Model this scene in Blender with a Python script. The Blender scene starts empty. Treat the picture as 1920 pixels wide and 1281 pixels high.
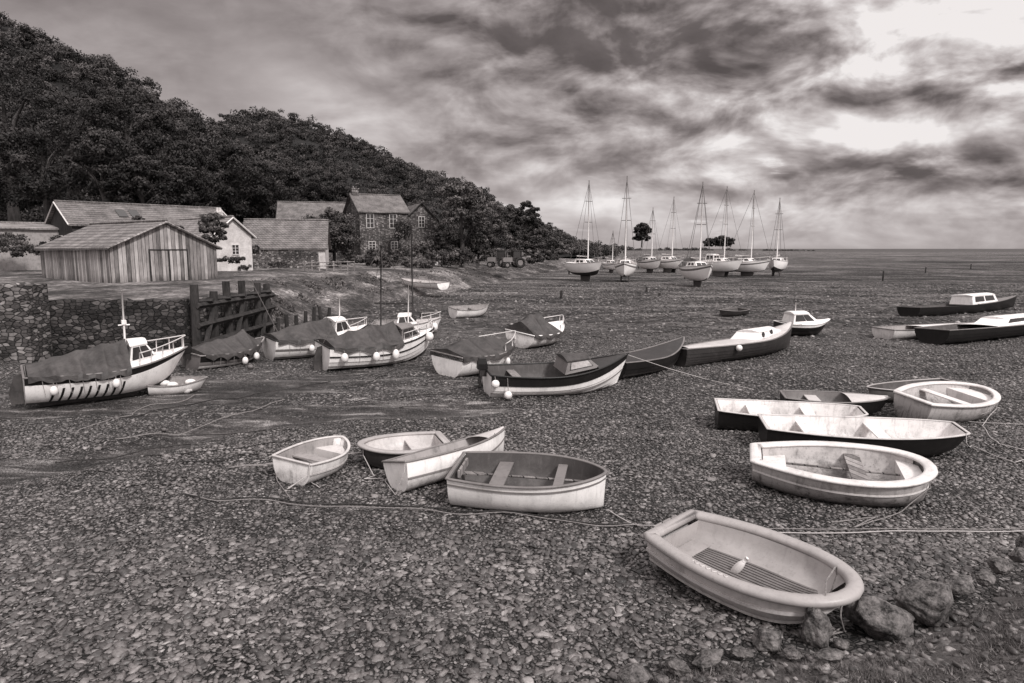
import bpy, math, random
import numpy as np
from mathutils import Vector, Matrix, Euler, noise
random.seed(5); rng=np.random.default_rng(5)
S=bpy.context.scene
S.view_settings.view_transform='Standard'; S.view_settings.look='None'; S.view_settings.exposure=0
COL=S.collection
pi=math.pi
# ---------------- survey helpers (bearing -> ground position) ----------------
FL=1280.; H=4.3; TH=math.atan(174.5/FL)
def ray(u,v):
    x=(u-960)/FL; w=-(v-640.5)/FL; c,s=math.cos(TH),math.sin(TH)
    return Vector((x,c+w*s,-s+w*c))
def G(u,v,z=0.):
    d=ray(u,v); t=(z-H)/d.z; return Vector((d.x*t,d.y*t,z))
def A(u,v,Y):
    d=ray(u,v); t=Y/d.y; return Vector((d.x*t,Y,H+d.z*t))
def lerp(a,b,t): return a+(b-a)*t
def interp(pts,x):
    if x<=pts[0][0]: return pts[0][1]
    for (a,b),(c,d) in zip(pts,pts[1:]):
        if x<=c: return b+(d-b)*(x-a)/(c-a)
    return pts[-1][1]
def sstep(a,b,x):
    t=min(1,max(0,(x-a)/(b-a))); return t*t*(3-2*t)
def tint(v,k=1.0):
    r=lerp(.89,.965,min(1,v)**.7)
    return (v*1.04,v*1.04*r,v*1.04*(r-.012),1)
# ---------------- node helpers ----------------
def N(nt,typ,ins=None,**props):
    n=nt.nodes.new(typ)
    for k,v in props.items(): setattr(n,k,v)
    for k,v in (ins or {}).items():
        i=n.inputs[k]
        if isinstance(v,bpy.types.NodeSocket): nt.links.new(v,i)
        else: i.default_value=v
    return n
def M(nt,op,a,b=None,c=None,clamp=False):
    d={0:a}
    if b is not None: d[1]=b
    if c is not None: d[2]=c
    return N(nt,'ShaderNodeMath',d,operation=op,use_clamp=clamp).outputs[0]
def ramp(nt,fac,stops,tinted=True):
    n=N(nt,'ShaderNodeValToRGB',{0:fac}); e=n.color_ramp.elements
    while len(e)<len(stops): e.new(.5)
    for i,(p,v) in enumerate(stops):
        e[i].position=p; e[i].color=tint(v) if tinted else (v,v,v,1)
    return n.outputs[0]
def noi(nt,vec,scale,detail=6,rough=.6,dist=0.):
    return N(nt,'ShaderNodeTexNoise',{'Vector':vec,'Scale':scale,'Detail':detail,'Roughness':rough,'Distortion':dist}).outputs[0]
def vmul(nt,vec,s):
    return N(nt,'ShaderNodeVectorMath',{0:vec,1:s},operation='MULTIPLY').outputs[0]
def vadd(nt,vec,s):
    return N(nt,'ShaderNodeVectorMath',{0:vec,1:s},operation='ADD').outputs[0]
def mixc(nt,f,a,b,mode='MIX'):
    n=N(nt,'ShaderNodeMix',{0:f,6:a,7:b},data_type='RGBA',blend_type=mode); return n.outputs[2]
def bump(nt,h,st,dist=.02):
    return N(nt,'ShaderNodeBump',{'Strength':st,'Distance':dist,'Height':h}).outputs[0]
def newmat(name):
    m=bpy.data.materials.new(name); m.use_nodes=True; nt=m.node_tree
    b=nt.nodes['Principled BSDF']; b.inputs['Specular IOR Level'].default_value=.35
    return m,nt,b
def L_(nt,o,i): nt.links.new(o,i)
def objco(nt): return N(nt,'ShaderNodeTexCoord').outputs['Object']
def poso(nt): return N(nt,'ShaderNodeNewGeometry').outputs['Position']
def sep(nt,v): return N(nt,'ShaderNodeSeparateXYZ',{0:v}).outputs
def paint(name,v,dirt=.5,rough=.45,sc=2.5,low=.35):
    m,nt,b=newmat(name); o=objco(nt); s=sep(nt,o)
    n1=noi(nt,o,sc,7,.65,.3); n2=noi(nt,vmul(nt,o,(9,9,1.6)),1.4,5,.65)
    n3=noi(nt,o,sc*14,4,.7)
    a=M(nt,'SUBTRACT',n1,.48); a=M(nt,'MULTIPLY',a,6.,clamp=True)
    c=M(nt,'MULTIPLY',M(nt,'SUBTRACT',n2,.52),5.,clamp=True)
    lo=M(nt,'MULTIPLY',M(nt,'SUBTRACT',low,s[2]),2.2,clamp=True)
    lo=M(nt,'MULTIPLY',lo,M(nt,'ADD',n3,.25),clamp=True)
    f=M(nt,'ADD',M(nt,'MULTIPLY',a,.45),M(nt,'MULTIPLY',c,.45))
    f=M(nt,'ADD',M(nt,'MULTIPLY',f,dirt),M(nt,'MULTIPLY',lo,dirt*1.2),clamp=True)
    sp=M(nt,'MULTIPLY',M(nt,'SUBTRACT',n3,.6),8.,clamp=True)
    f=M(nt,'ADD',f,M(nt,'MULTIPLY',sp,dirt*.7),clamp=True)
    dk=v*.2 if v>.15 else v*2.4+.02
    L_(nt,mixc(nt,f,tint(v),tint(dk)),b.inputs['Base Color'])
    b.inputs['Roughness'].default_value=rough
    L_(nt,bump(nt,n3,.25,.01),b.inputs['Normal'])
    return m
def twotone(name,a,bv,sc,rough=.8,bs=.4,bd=.03,stretch=(1,1,1),lo=.35,hi=.65,world=False):
    m,nt,b=newmat(name); o=poso(nt) if world else objco(nt)
    o=vmul(nt,o,stretch); n1=noi(nt,o,sc,7,.65,.2); n2=noi(nt,o,sc*7,5,.65)
    k=M(nt,'ADD',M(nt,'MULTIPLY',n1,.65),M(nt,'MULTIPLY',n2,.35))
    L_(nt,ramp(nt,k,[(lo,a),(hi,bv)]),b.inputs['Base Color'])
    b.inputs['Roughness'].default_value=rough
    L_(nt,bump(nt,k,bs,bd),b.inputs['Normal']); return m
def leafmat(name,a,bv):
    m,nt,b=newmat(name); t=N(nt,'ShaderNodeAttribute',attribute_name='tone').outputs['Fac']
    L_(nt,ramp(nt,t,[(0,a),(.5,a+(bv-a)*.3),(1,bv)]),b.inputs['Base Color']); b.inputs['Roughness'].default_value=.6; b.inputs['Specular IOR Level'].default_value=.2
    return m
def stone(name,sc=2.2,a=.05,bv=.3,flat=1.9,bd=.05):
    m,nt,b=newmat(name); o=objco(nt)
    w=N(nt,'ShaderNodeTexNoise',{'Vector':o,'Scale':1.5,'Detail':3}).outputs[1]
    o2=vadd(nt,o,vmul(nt,w,(.25,.25,.08)))
    o2=vmul(nt,o2,(1,1,flat))
    v=N(nt,'ShaderNodeTexVoronoi',{'Vector':o2,'Scale':sc,'Randomness':.8})
    e=N(nt,'ShaderNodeTexVoronoi',{'Vector':o2,'Scale':sc,'Randomness':.8},feature='DISTANCE_TO_EDGE').outputs[0]
    cs=sep(nt,v.outputs['Color'])[0]; n=noi(nt,o,sc*3,6,.7)
    t=M(nt,'ADD',M(nt,'MULTIPLY',M(nt,'POWER',cs,1.8),.7),M(nt,'MULTIPLY',n,.5))
    c=ramp(nt,t,[(.15,a),(.55,lerp(a,bv,.35)),(1.,bv)])
    em=M(nt,'MULTIPLY',e,9.,clamp=True)
    big=noi(nt,o,.45,5,.65); bg=M(nt,'MULTIPLY_ADD',M(nt,'SUBTRACT',big,.5),4.,.65,clamp=True)
    c=mixc(nt,em,tint(a*.4),c); c=mixc(nt,bg,mixc(nt,1.,c,(.35,.35,.35,1),'MULTIPLY'),c)
    L_(nt,c,b.inputs['Base Color']); b.inputs['Roughness'].default_value=.9
    hh=M(nt,'ADD',em,M(nt,'MULTIPLY',n,.7)); L_(nt,bump(nt,hh,.9,bd),b.inputs['Normal']); return m
def planks(name,freq=5.,a=.1,bv=.42,axis='xy'):
    m,nt,b=newmat(name); o=objco(nt); s=sep(nt,o)
    u=M(nt,'MULTIPLY',M(nt,'ADD',s[0],s[1]) if axis=='xy' else s[2],freq)
    fl=M(nt,'FLOOR',u); fr=M(nt,'FRACT',u)
    wn=N(nt,'ShaderNodeTexWhiteNoise',{'W':fl},noise_dimensions='1D').outputs[0]
    st=(6,6,.6) if axis=='xy' else (.6,.6,9)
    n=noi(nt,vmul(nt,o,st),2.,7,.7); n2=noi(nt,o,.8,5,.6)
    t=M(nt,'ADD',M(nt,'MULTIPLY',wn,.35),M(nt,'ADD',M(nt,'MULTIPLY',n,.65),M(nt,'MULTIPLY',n2,.35)))
    lowz=M(nt,'MULTIPLY',M(nt,'SUBTRACT',.5,s[2]),.25,clamp=True)
    t=M(nt,'SUBTRACT',t,lowz)
    c=ramp(nt,t,[(.42,a),(.68,lerp(a,bv,.4)),(.95,bv)])
    g=M(nt,'LESS_THAN',fr,.1)
    c=mixc(nt,g,c,tint(.012)); L_(nt,c,b.inputs['Base Color']); b.inputs['Roughness'].default_value=.9
    L_(nt,bump(nt,M(nt,'SUBTRACT',n,g),.6,.03),b.inputs['Normal']); return m
def rooftile(name,a=.06,bv=.22):
    m,nt,b=newmat(name); o=objco(nt); s=sep(nt,o)
    row=M(nt,'FRACT',M(nt,'MULTIPLY',s[2],5.)); col=M(nt,'FRACT',M(nt,'MULTIPLY',M(nt,'ADD',s[0],s[1]),3.))
    n=noi(nt,o,.9,8,.72); n2=noi(nt,o,7,5,.7)
    t=M(nt,'ADD',M(nt,'MULTIPLY',n,.6),M(nt,'MULTIPLY',n2,.4))
    t=M(nt,'SUBTRACT',t,M(nt,'MULTIPLY',M(nt,'LESS_THAN',row,.3),.14)); t=M(nt,'SUBTRACT',t,M(nt,'MULTIPLY',M(nt,'LESS_THAN',col,.2),.09))
    L_(nt,ramp(nt,t,[(.25,a),(.45,lerp(a,bv,.4)),(.62,bv)]),b.inputs['Base Color']); b.inputs['Roughness'].default_value=.8
    L_(nt,bump(nt,M(nt,'ADD',row,n2),.6,.06),b.inputs['Normal']); return m
def clothmat(name,v):
    m,nt,b=newmat(name); o=objco(nt); n=noi(nt,vmul(nt,o,(1.4,1,1.5)),1.4,5,.5,1.2); n2=noi(nt,o,14,4,.6)
    t=M(nt,'ADD',M(nt,'MULTIPLY',n,.7),M(nt,'MULTIPLY',n2,.3))
    L_(nt,ramp(nt,t,[(.35,v*.6),(.65,v*1.7)]),b.inputs['Base Color']); b.inputs['Roughness'].default_value=.6
    L_(nt,bump(nt,n,.6,.06),b.inputs['Normal']); return m
m_white=paint('white_gelcoat',.86,.5,.35,2.2,.3); m_cream=paint('cream_paint',.68,.6); m_dirtywhite=paint('weathered_white',.8,.8)
m_yacht=paint('yacht_white',.9,.2,.3,1.)
m_tan=paint('tan_glassfibre',.5,1.,.55,3,.5); m_grey=paint('grey_plastic',.36,.4,.4,2); m_lgrey=paint('light_grey_plastic',.55,.55,.42)
m_dark=paint('dark_paint',.025,.5,.4); m_black=paint('black_paint',.01,.3,.4); m_anti=paint('antifouling',.035,.7,.8)
m_mid=paint('mid_grey_paint',.18,.6,.5); m_inner=paint('inner_grey',.3,.8,.6,3,.2); m_innerd=paint('inner_dark',.065,.6,.6,3,.1)
m_wood=planks('weathered_wood',5.,.1,.4); m_rail=twotone('wooden_rail',.08,.32,6,.6); m_steel=paint('steel_tube',.6,.3,.35)
m_darksteel=paint('dark_rigging',.1,.3,.5)
m_cover=clothmat('canvas_cover',.045); m_coverl=clothmat('light_canvas',.3)
m_rubber=paint('fender_vinyl',.8,.4,.45,6); m_rope=twotone('rope_fibre',.1,.32,40,.9); m_ropel=twotone('pale_rope',.3,.55,40,.9)
m_stone=stone('rubble_stone',3.6,.014,.17,2.,.05); m_stonel=stone('pier_stone',3.6,.03,.34,2.1,.05); m_stoneh=stone('house_stone',3.6,.05,.36,1.6,.04); m_plank=planks('shed_boards',4.2,.06,.55)
m_timber=twotone('wet_timber',.006,.05,3,.8,.7,.05,(1,1,.3)); m_roof=rooftile('roof_tiles',.03,.26); m_roofl=rooftile('pale_roof_slates',.08,.36)
m_rooff=rooftile('felt_roof',.04,.3); m_render=twotone('white_render',.35,.68,1.2,.8,.1)
m_glass,_nt,_b=newmat('window_glass'); _b.inputs['Base Color'].default_value=tint(.03); _b.inputs['Roughness'].default_value=.12; _b.inputs['Specular IOR Level'].default_value=.6
m_leaf=leafmat('leaf',.006,.1); m_leafd=leafmat('leaf_dark',.004,.06); m_leafb=leafmat('leaf_bright',.01,.18); m_grass=leafmat('grass_blade',.02,.28)
m_bark=twotone('bark',.02,.08,4,.9,.8,.05,(1,1,.3)); m_rock=twotone('boulder_rock',.012,.24,5.,.8,1.,.05,lo=.4,hi=.64)
m_tyre=twotone('tyre_rubber',.01,.03,8)
# ---------------- mesh builder ----------------
def link(o,parent=None):
    COL.objects.link(o)
    if parent is not None: o.parent=parent
    return o
def meta(o,label=None,cat=None,group=None,kind=None):
    if label: o['label']=label
    if cat: o['category']=cat
    if group: o['group']=group
    if kind: o['kind']=kind
    return o
class MB:
    def __init__(s): s.V=[];s.F=[];s.M=[]
    def add(s,V,F,mi=0):
        k=len(s.V); s.V+= [tuple(v) for v in V]; s.F+=[tuple(i+k for i in f) for f in F]
        s.M+= (mi if isinstance(mi,list) else [mi]*len(F)); return s
    def box(s,c,d,rz=0,mi=0,taper=1.):
        V=[]
        for z in (-.5,.5):
            k=1 if z<0 else taper
            for x,y in ((-.5,-.5),(.5,-.5),(.5,.5),(-.5,.5)):
                X=x*d[0]*k;Y=y*d[1]*k
                V.append((c[0]+X*math.cos(rz)-Y*math.sin(rz),c[1]+X*math.sin(rz)+Y*math.cos(rz),c[2]+z*d[2]))
        return s.add(V,[(3,2,1,0),(4,5,6,7),(0,1,5,4),(1,2,6,5),(2,3,7,6),(3,0,4,7)],mi)
    def grid(s,rows,mi=0,closed=False):
        n=len(rows[0]); V=[p for r in rows for p in r]; F=[]; m=[]
        for i in range(len(rows)-1):
            for j in range(n if closed else n-1):
                F.append((i*n+j,i*n+(j+1)%n,(i+1)*n+(j+1)%n,(i+1)*n+j))
                m.append(mi[j] if isinstance(mi,list) else mi)
        return s.add(V,F,m)
    def tube(s,P,r,n=6,mi=0,closed=False):
        P=[Vector(p) for p in P]; rows=[]; N_=len(P); up=None
        for i,p in enumerate(P):
            a=P[(i-1)%N_] if (closed or i>0) else p; b=P[(i+1)%N_] if (closed or i<N_-1) else p
            t=(b-a); t=t.normalized() if t.length>1e-9 else Vector((0,0,1))
            if up is None: up=Vector((0,0,1)) if abs(t.z)<.9 else Vector((1,0,0))
            x=t.cross(up); 
            if x.length<1e-4: up=Vector((1,0,.1)); x=t.cross(up)
            x.normalize(); y=x.cross(t).normalized(); rr=r[i] if isinstance(r,(list,tuple)) else r
            rows.append([p+(x*math.cos(2*pi*k/n)+y*math.sin(2*pi*k/n))*rr for k in range(n)])
            up=y
        if closed: rows.append(rows[0])
        k=len(s.V); s.grid(rows,mi,True)
        if not closed:
            s.F.append(tuple(k+j for j in range(n))); s.M.append(mi); e=k+(len(rows)-1)*n
            s.F.append(tuple(e+j for j in reversed(range(n)))); s.M.append(mi)
        return s
    def ell(s,c,r,nu=12,nv=8,mi=0,jit=0,seed=0):
        rows=[]
        for i in range(nv+1):
            a=-pi/2+pi*i/nv; row=[]
            for j in range(nu):
                b=2*pi*j/nu; d=Vector((math.cos(a)*math.cos(b),math.cos(a)*math.sin(b),math.sin(a)))
                k=1+(jit*noise.noise(d*1.6+Vector((seed,0,0))) if jit else 0)
                row.append((c[0]+d.x*r[0]*k,c[1]+d.y*r[1]*k,c[2]+d.z*r[2]*k))
            rows.append(row)
        return s.grid(rows,mi,True)
    def build(s,name,mats,parent=None,smooth=False,angle=None):
        me=bpy.data.meshes.new(name); me.from_pydata(s.V,[],s.F)
        for m in (mats if isinstance(mats,(list,tuple)) else [mats]): me.materials.append(m)
        me.polygons.foreach_set('material_index',s.M)
        if smooth: me.polygons.foreach_set('use_smooth',[True]*len(s.F))
        if angle is not None:
            me.polygons.foreach_set('use_smooth',[True]*len(s.F)); me.set_sharp_from_angle(angle=math.radians(angle))
        me.update(); o=bpy.data.objects.new(name,me); return link(o,parent)
def mknp(name,V,Fa,mat,parent=None,tone=None,smooth=False):
    me=bpy.data.meshes.new(name); V=np.asarray(V,dtype=np.float32); Fa=np.asarray(Fa,dtype=np.int32)
    m,k=Fa.shape
    me.vertices.add(len(V)); me.vertices.foreach_set('co',V.ravel())
    me.loops.add(m*k); me.loops.foreach_set('vertex_index',Fa.ravel())
    me.polygons.add(m); me.polygons.foreach_set('loop_start',np.arange(0,m*k,k,dtype=np.int32))
    if smooth: me.polygons.foreach_set('use_smooth',np.ones(m,dtype=bool))
    me.update(calc_edges=True); me.materials.append(mat)
    if tone is not None:
        a=me.attributes.new('tone','FLOAT','POINT'); a.data.foreach_set('value',np.asarray(tone,dtype=np.float32))
    o=bpy.data.objects.new(name,me); return link(o,parent)
def empty(name,loc,rot=(0,0,0),**k):
    o=bpy.data.objects.new(name,None); o.location=loc; o.rotation_euler=rot; o.empty_display_size=.3
    link(o); return meta(o,**k)
# ---------------- camera, light, sky ----------------
cam=bpy.data.cameras.new('camera'); cam.lens=24; cam.sensor_width=36; cam.clip_end=20000; cam.clip_start=.05
co=bpy.data.objects.new('camera',cam); COL.objects.link(co); co.location=(0,0,H); co.rotation_euler=(pi/2-TH,0,0); S.camera=co
sd=Vector((.5,-.68,.74)).normalized()
sl=bpy.data.lights.new('sun','SUN'); sl.energy=3.1; sl.angle=math.radians(9); sl.color=(1,.975,.95)
so=bpy.data.objects.new('sun',sl); COL.objects.link(so); so.rotation_euler=sd.to_track_quat('Z','Y').to_euler(); so.location=(0,0,60)
W=bpy.data.worlds.new('World'); S.world=W; W.use_nodes=True; nt=W.node_tree; bg=nt.nodes['Background']
try:
    W.cycles.sampling_method='MANUAL'; W.cycles.sample_map_resolution=256
except Exception: pass
d=N(nt,'ShaderNodeTexCoord').outputs['Generated']; s=sep(nt,d)
az=M(nt,'ARCTAN2',s[0],s[1]); el=M(nt,'ARCSINE',s[2])
den=M(nt,'ADD',M(nt,'MAXIMUM',s[2],0.),.16)
pv=N(nt,'ShaderNodeCombineXYZ',{0:M(nt,'DIVIDE',s[0],den),1:M(nt,'DIVIDE',s[1],den),2:0.}).outputs[0]
wq=N(nt,'ShaderNodeTexNoise',{'Vector':pv,'Scale':1.3,'Detail':2}).outputs[1]
pw=vadd(nt,pv,vmul(nt,wq,(.35,.35,.35)))
pr=N(nt,'ShaderNodeMapping',{'Vector':pw,'Rotation':(0,0,.35),'Scale':(.8,1.4,1)}).outputs[0]
n2=noi(nt,pr,1.5,8,.56)
ae=N(nt,'ShaderNodeCombineXYZ',{0:az,1:M(nt,'MULTIPLY',el,1.9),2:0.}).outputs[0]
n3=noi(nt,ae,8.,7,.56,.3); n3b=noi(nt,vadd(nt,ae,(.012,.03,0)),8.,4,.56,.3)
rel=M(nt,'SUBTRACT',n3,n3b)
edge=M(nt,'ADD',M(nt,'MULTIPLY',n2,.5),M(nt,'MULTIPLY',n3,.5))
eg=M(nt,'MAXIMUM',M(nt,'MULTIPLY_ADD',M(nt,'SUBTRACT',edge,.5),7.,1.05),.2)
def gs(px,py,sx,sy,amp,rot=0.,rag=True):
    r=ray(px,py).normalized(); a0=math.atan2(r.x,r.y); e0=math.asin(r.z); sx/=1280.; sy/=1280.
    dx=M(nt,'SUBTRACT',az,a0); dy=M(nt,'SUBTRACT',el,e0)
    c_,s_=math.cos(rot),math.sin(rot)
    if rot: u=M(nt,'ADD',M(nt,'MULTIPLY',dx,c_/sx),M(nt,'MULTIPLY',dy,s_/sx)); v=M(nt,'ADD',M(nt,'MULTIPLY',dx,-s_/sy),M(nt,'MULTIPLY',dy,c_/sy))
    else: u=M(nt,'MULTIPLY',dx,1/sx); v=M(nt,'MULTIPLY',dy,1/sy)
    q=M(nt,'MULTIPLY_ADD',u,u,M(nt,'MULTIPLY',v,v))
    if rag: q=M(nt,'MULTIPLY',q,eg)
    return M(nt,'MULTIPLY',M(nt,'POWER',.3679,q),amp)
right=M(nt,'MULTIPLY_ADD',az,1.4,.45,clamp=True)
hz=M(nt,'MULTIPLY_ADD',el,8.,.2,clamp=True)
w2=M(nt,'MULTIPLY',M(nt,'MULTIPLY_ADD',right,.24,.36),hz)
P=M(nt,'ADD',.635,M(nt,'MULTIPLY',M(nt,'SUBTRACT',n2,.5),w2))
P=M(nt,'ADD',P,M(nt,'MULTIPLY',M(nt,'SUBTRACT',n3,.5),M(nt,'MULTIPLY',M(nt,'MULTIPLY_ADD',right,.3,.1),hz)))
P=M(nt,'ADD',P,M(nt,'MULTIPLY',M(nt,'MULTIPLY',rel,hz),M(nt,'MULTIPLY_ADD',right,1.3,.2)))
for g in [(1800,70,260,90,.28),(1600,120,170,36,.18,.5),(1150,368,270,30,.22,.15),(1380,398,280,24,.14),(640,215,180,52,.16,-.5),
          (1400,280,70,26,.18),(1560,258,90,34,.2),(1690,240,80,30,.2),(1850,225,80,24,.18),(1320,110,320,52,-.2,-.1),(1150,195,200,26,-.1,.1),(1740,172,280,20,-.26,.05),(250,10,520,100,-.09,0,False),
          (850,285,230,36,-.1,.2),(1620,305,260,14,-.2,.08),(1500,435,600,30,.12,0,False),(1850,345,180,12,-.16),(1000,318,140,16,.12,.3),(1050,60,300,40,-.06)]:
    P=M(nt,'ADD',P,gs(*g))
P=M(nt,'MINIMUM',M(nt,'MAXIMUM',P,M(nt,'MULTIPLY_ADD',n3,.35,.22)),.95)
up=M(nt,'MULTIPLY',M(nt,'SUBTRACT',el,.42),1.6,clamp=True)
lin=M(nt,'ADD',M(nt,'POWER',P,2.2),M(nt,'MULTIPLY',up,1.))
back=M(nt,'MULTIPLY',M(nt,'MULTIPLY',s[1],-1.,clamp=True),.5)
lin=M(nt,'ADD',lin,back)
sky=N(nt,'ShaderNodeTexSky',sky_type='NISHITA',sun_disc=False,sun_elevation=math.asin(sd.z),sun_rotation=math.atan2(sd.x,sd.y),air_density=1.,dust_density=4.)
skb=N(nt,'ShaderNodeRGBToBW',{0:sky.outputs[0]}).outputs[0]
lin=M(nt,'ADD',M(nt,'MULTIPLY',lin,.96),M(nt,'MULTIPLY',skb,.006))
tn=N(nt,'ShaderNodeValToRGB',{0:lin}); e=tn.color_ramp.elements
e[0].color=(1,.84,.83,1); e[1].color=(1,.95,.94,1); e[1].position=.8
fc=N(nt,'ShaderNodeVectorMath',{0:tn.outputs[0],3:1.},operation='SCALE'); nt.links.new(lin,fc.inputs[3])
nt.links.new(fc.outputs[0],bg.inputs[0]); bg.inputs[1].default_value=1.0
# ---------------- ground ----------------
chan=[G(-300,905),G(0,885),(G(230,850)),G(420,800),G(650,775),G(900,765)]
chan2=[G(0,775),G(200,765),G(430,740),G(640,705)]
def dpoly(x,y,P):
    b=1e9
    for p,q in zip(P,P[1:]):
        dx,dy=q.x-p.x,q.y-p.y; t=((x-p.x)*dx+(y-p.y)*dy)/(dx*dx+dy*dy); t=min(1,max(0,t))
        b=min(b,math.hypot(x-p.x-dx*t,y-p.y-dy*t))
    return b
def gh(x,y):
    f=sstep(90,40,y)*sstep(60,30,abs(x)) if y>40 or abs(x)>30 else 1.
    z=.09*noise.noise(Vector((x*.22,y*.22,1)))+.04*noise.noise(Vector((x*.9,y*.9,4)))
    if y<40: z-=.14*math.exp(-(dpoly(x,y,chan)/.7)**2)
    if 12<y<40: z+=.05*noise.noise(Vector((x*.35-y*.2,y*1.3+x*.25,8)))
    z*=f
    if 22<y<260: z+=(.13*noise.noise(Vector((x*.13+y*.05,y*.4,7)))+.07*noise.noise(Vector((x*.5,y*1.1,3))))*sstep(22,38,y)*sstep(260,120,y)
    return z
def gmud(x,y):
    m=.9*math.exp(-(dpoly(x,y,chan)/1.)**2)+.7*math.exp(-(dpoly(x,y,chan2)/1.2)**2)
    if 14<y<60: m+=.35*sstep(14,18,y)*sstep(60,35,y)*sstep(3,-4,x)
    m+=.45*noise.noise(Vector((x*.16+y*.1,y*.4,9)))+.45*noise.noise(Vector((x*.5-y*.3,y*1.5+x*.35,3)))
    return min(1,max(0,m))
ys=list(np.arange(-6,70,.4)); k=70.
while k<9000: ys.append(k); k*=1.025 if k<200 else 1.08
xs=list(np.arange(0,40,.45)); k=40.
while k<9000: xs.append(k); k*=1.12
xs=[-a for a in reversed(xs[1:])]+xs
V=[];T=[]
for y in ys:
    for x in xs: V.append((x,y,gh(x,y))); T.append(gmud(x,y))
nx=len(xs); ii=np.arange((len(ys)-1)*(nx-1)); r_,c_=ii//(nx-1),ii%(nx-1); b0=r_*nx+c_
m_ground,nt,b=newmat('shingle_beach'); p=poso(nt); s=sep(nt,p)
mud=N(nt,'ShaderNodeAttribute',attribute_name='tone').outputs['Fac']
p2=vmul(nt,p,(1,1,.3))
pwv=vadd(nt,p2,vmul(nt,N(nt,'ShaderNodeTexNoise',{'Vector':p2,'Scale':3.,'Detail':2}).outputs[1],(.12,.12,0)))
def vor(sc,pp=None):
    v=N(nt,'ShaderNodeTexVoronoi',{'Vector':pp or pwv,'Scale':sc}); e=N(nt,'ShaderNodeTexVoronoi',{'Vector':pp or pwv,'Scale':sc},feature='DISTANCE_TO_EDGE').outputs[0]
    return sep(nt,v.outputs['Color'])[0],e
cc,ee=vor(15.)
big=noi(nt,vmul(nt,p,(.5,1,1)),.35,6,.65); bigf=noi(nt,p,45.,3,.7)
pc=ramp(nt,M(nt,'ADD',M(nt,'MULTIPLY',M(nt,'POWER',cc,1.8),.8),M(nt,'MULTIPLY',bigf,.3)),[(.1,.035),(.5,.13),(.95,.45)])
pc=mixc(nt,M(nt,'MULTIPLY',ee,9.,clamp=True),tint(.01),pc)
rot=N(nt,'ShaderNodeMapping',{'Vector':p,'Rotation':(0,0,-.35),'Scale':(.45,1.7,1)}).outputs[0]
mn=noi(nt,rot,1.2,10,.72,.4); mc=ramp(nt,mn,[(.36,.012),(.47,.045),(.55,.12),(.64,.5)])
mn2=noi(nt,p,14.,4,.7)
mf=M(nt,'ADD',mud,M(nt,'MULTIPLY',M(nt,'SUBTRACT',mn,.5),3.)); mf=M(nt,'ADD',mf,M(nt,'MULTIPLY',M(nt,'SUBTRACT',mn2,.5),1.2)); mf=M(nt,'MULTIPLY',M(nt,'SUBTRACT',mf,.45),3.5,clamp=True)
mf=M(nt,'MULTIPLY',mf,.8)
nc=mixc(nt,mf,pc,mc)
nc=mixc(nt,M(nt,'MULTIPLY_ADD',M(nt,'SUBTRACT',big,.5),4.5,.6,clamp=True),mixc(nt,1.,nc,(.42,.42,.42,1),'MULTIPLY'),nc)
fn=noi(nt,vmul(nt,rot,(1.3,.75,1)),.16,11,.75,.6); fn2=noi(nt,p,1.6,7,.75); fn3=noi(nt,vmul(nt,p,(.3,1,1)),.035,4,.6,1.)
ft=M(nt,'ADD',M(nt,'MULTIPLY',fn,.58),M(nt,'ADD',M(nt,'MULTIPLY',fn2,.26),M(nt,'MULTIPLY',fn3,.26)))
cs_=sep(nt,N(nt,'ShaderNodeTexVoronoi',{'Vector':p2,'Scale':4.5}).outputs['Color'])[0]
ft=M(nt,'ADD',ft,M(nt,'MULTIPLY',M(nt,'SUBTRACT',M(nt,'POWER',cs_,3.),.25),.09))
fcx=ramp(nt,ft,[(.47,.014),(.53,.055),(.58,.15),(.64,.3),(.72,.6)])
fade=M(nt,'MULTIPLY',M(nt,'SUBTRACT',s[1],24.),.05,clamp=True)
nc=mixc(nt,fade,nc,fcx)
nc=mixc(nt,M(nt,'MULTIPLY',M(nt,'SUBTRACT',s[1],700.),.003,clamp=True),nc,tint(.07))
L_(nt,nc,b.inputs['Base Color'])
L_(nt,M(nt,'SUBTRACT',.85,M(nt,'MULTIPLY',mf,.65)),b.inputs['Roughness'])
near=M(nt,'SUBTRACT',1.,M(nt,'MULTIPLY',mf,.7))
hh=M(nt,'ADD',M(nt,'MULTIPLY',M(nt,'MINIMUM',M(nt,'MULTIPLY',ee,6.),1.),near),M(nt,'MULTIPLY',mn,1.4)); hh=M(nt,'ADD',hh,M(nt,'MULTIPLY',mn2,.4)); hh=M(nt,'ADD',hh,M(nt,'MULTIPLY',fn2,M(nt,'MULTIPLY_ADD',fade,3.5,.6)))
L_(nt,bump(nt,hh,1.,.06),b.inputs['Normal'])
g=mknp('beach_ground',V,np.stack([b0,b0+1,b0+nx+1,b0+nx],1),m_ground,tone=T,smooth=True); meta(g,'pebble and mud foreshore running out to the sea','ground',kind='structure')
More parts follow.
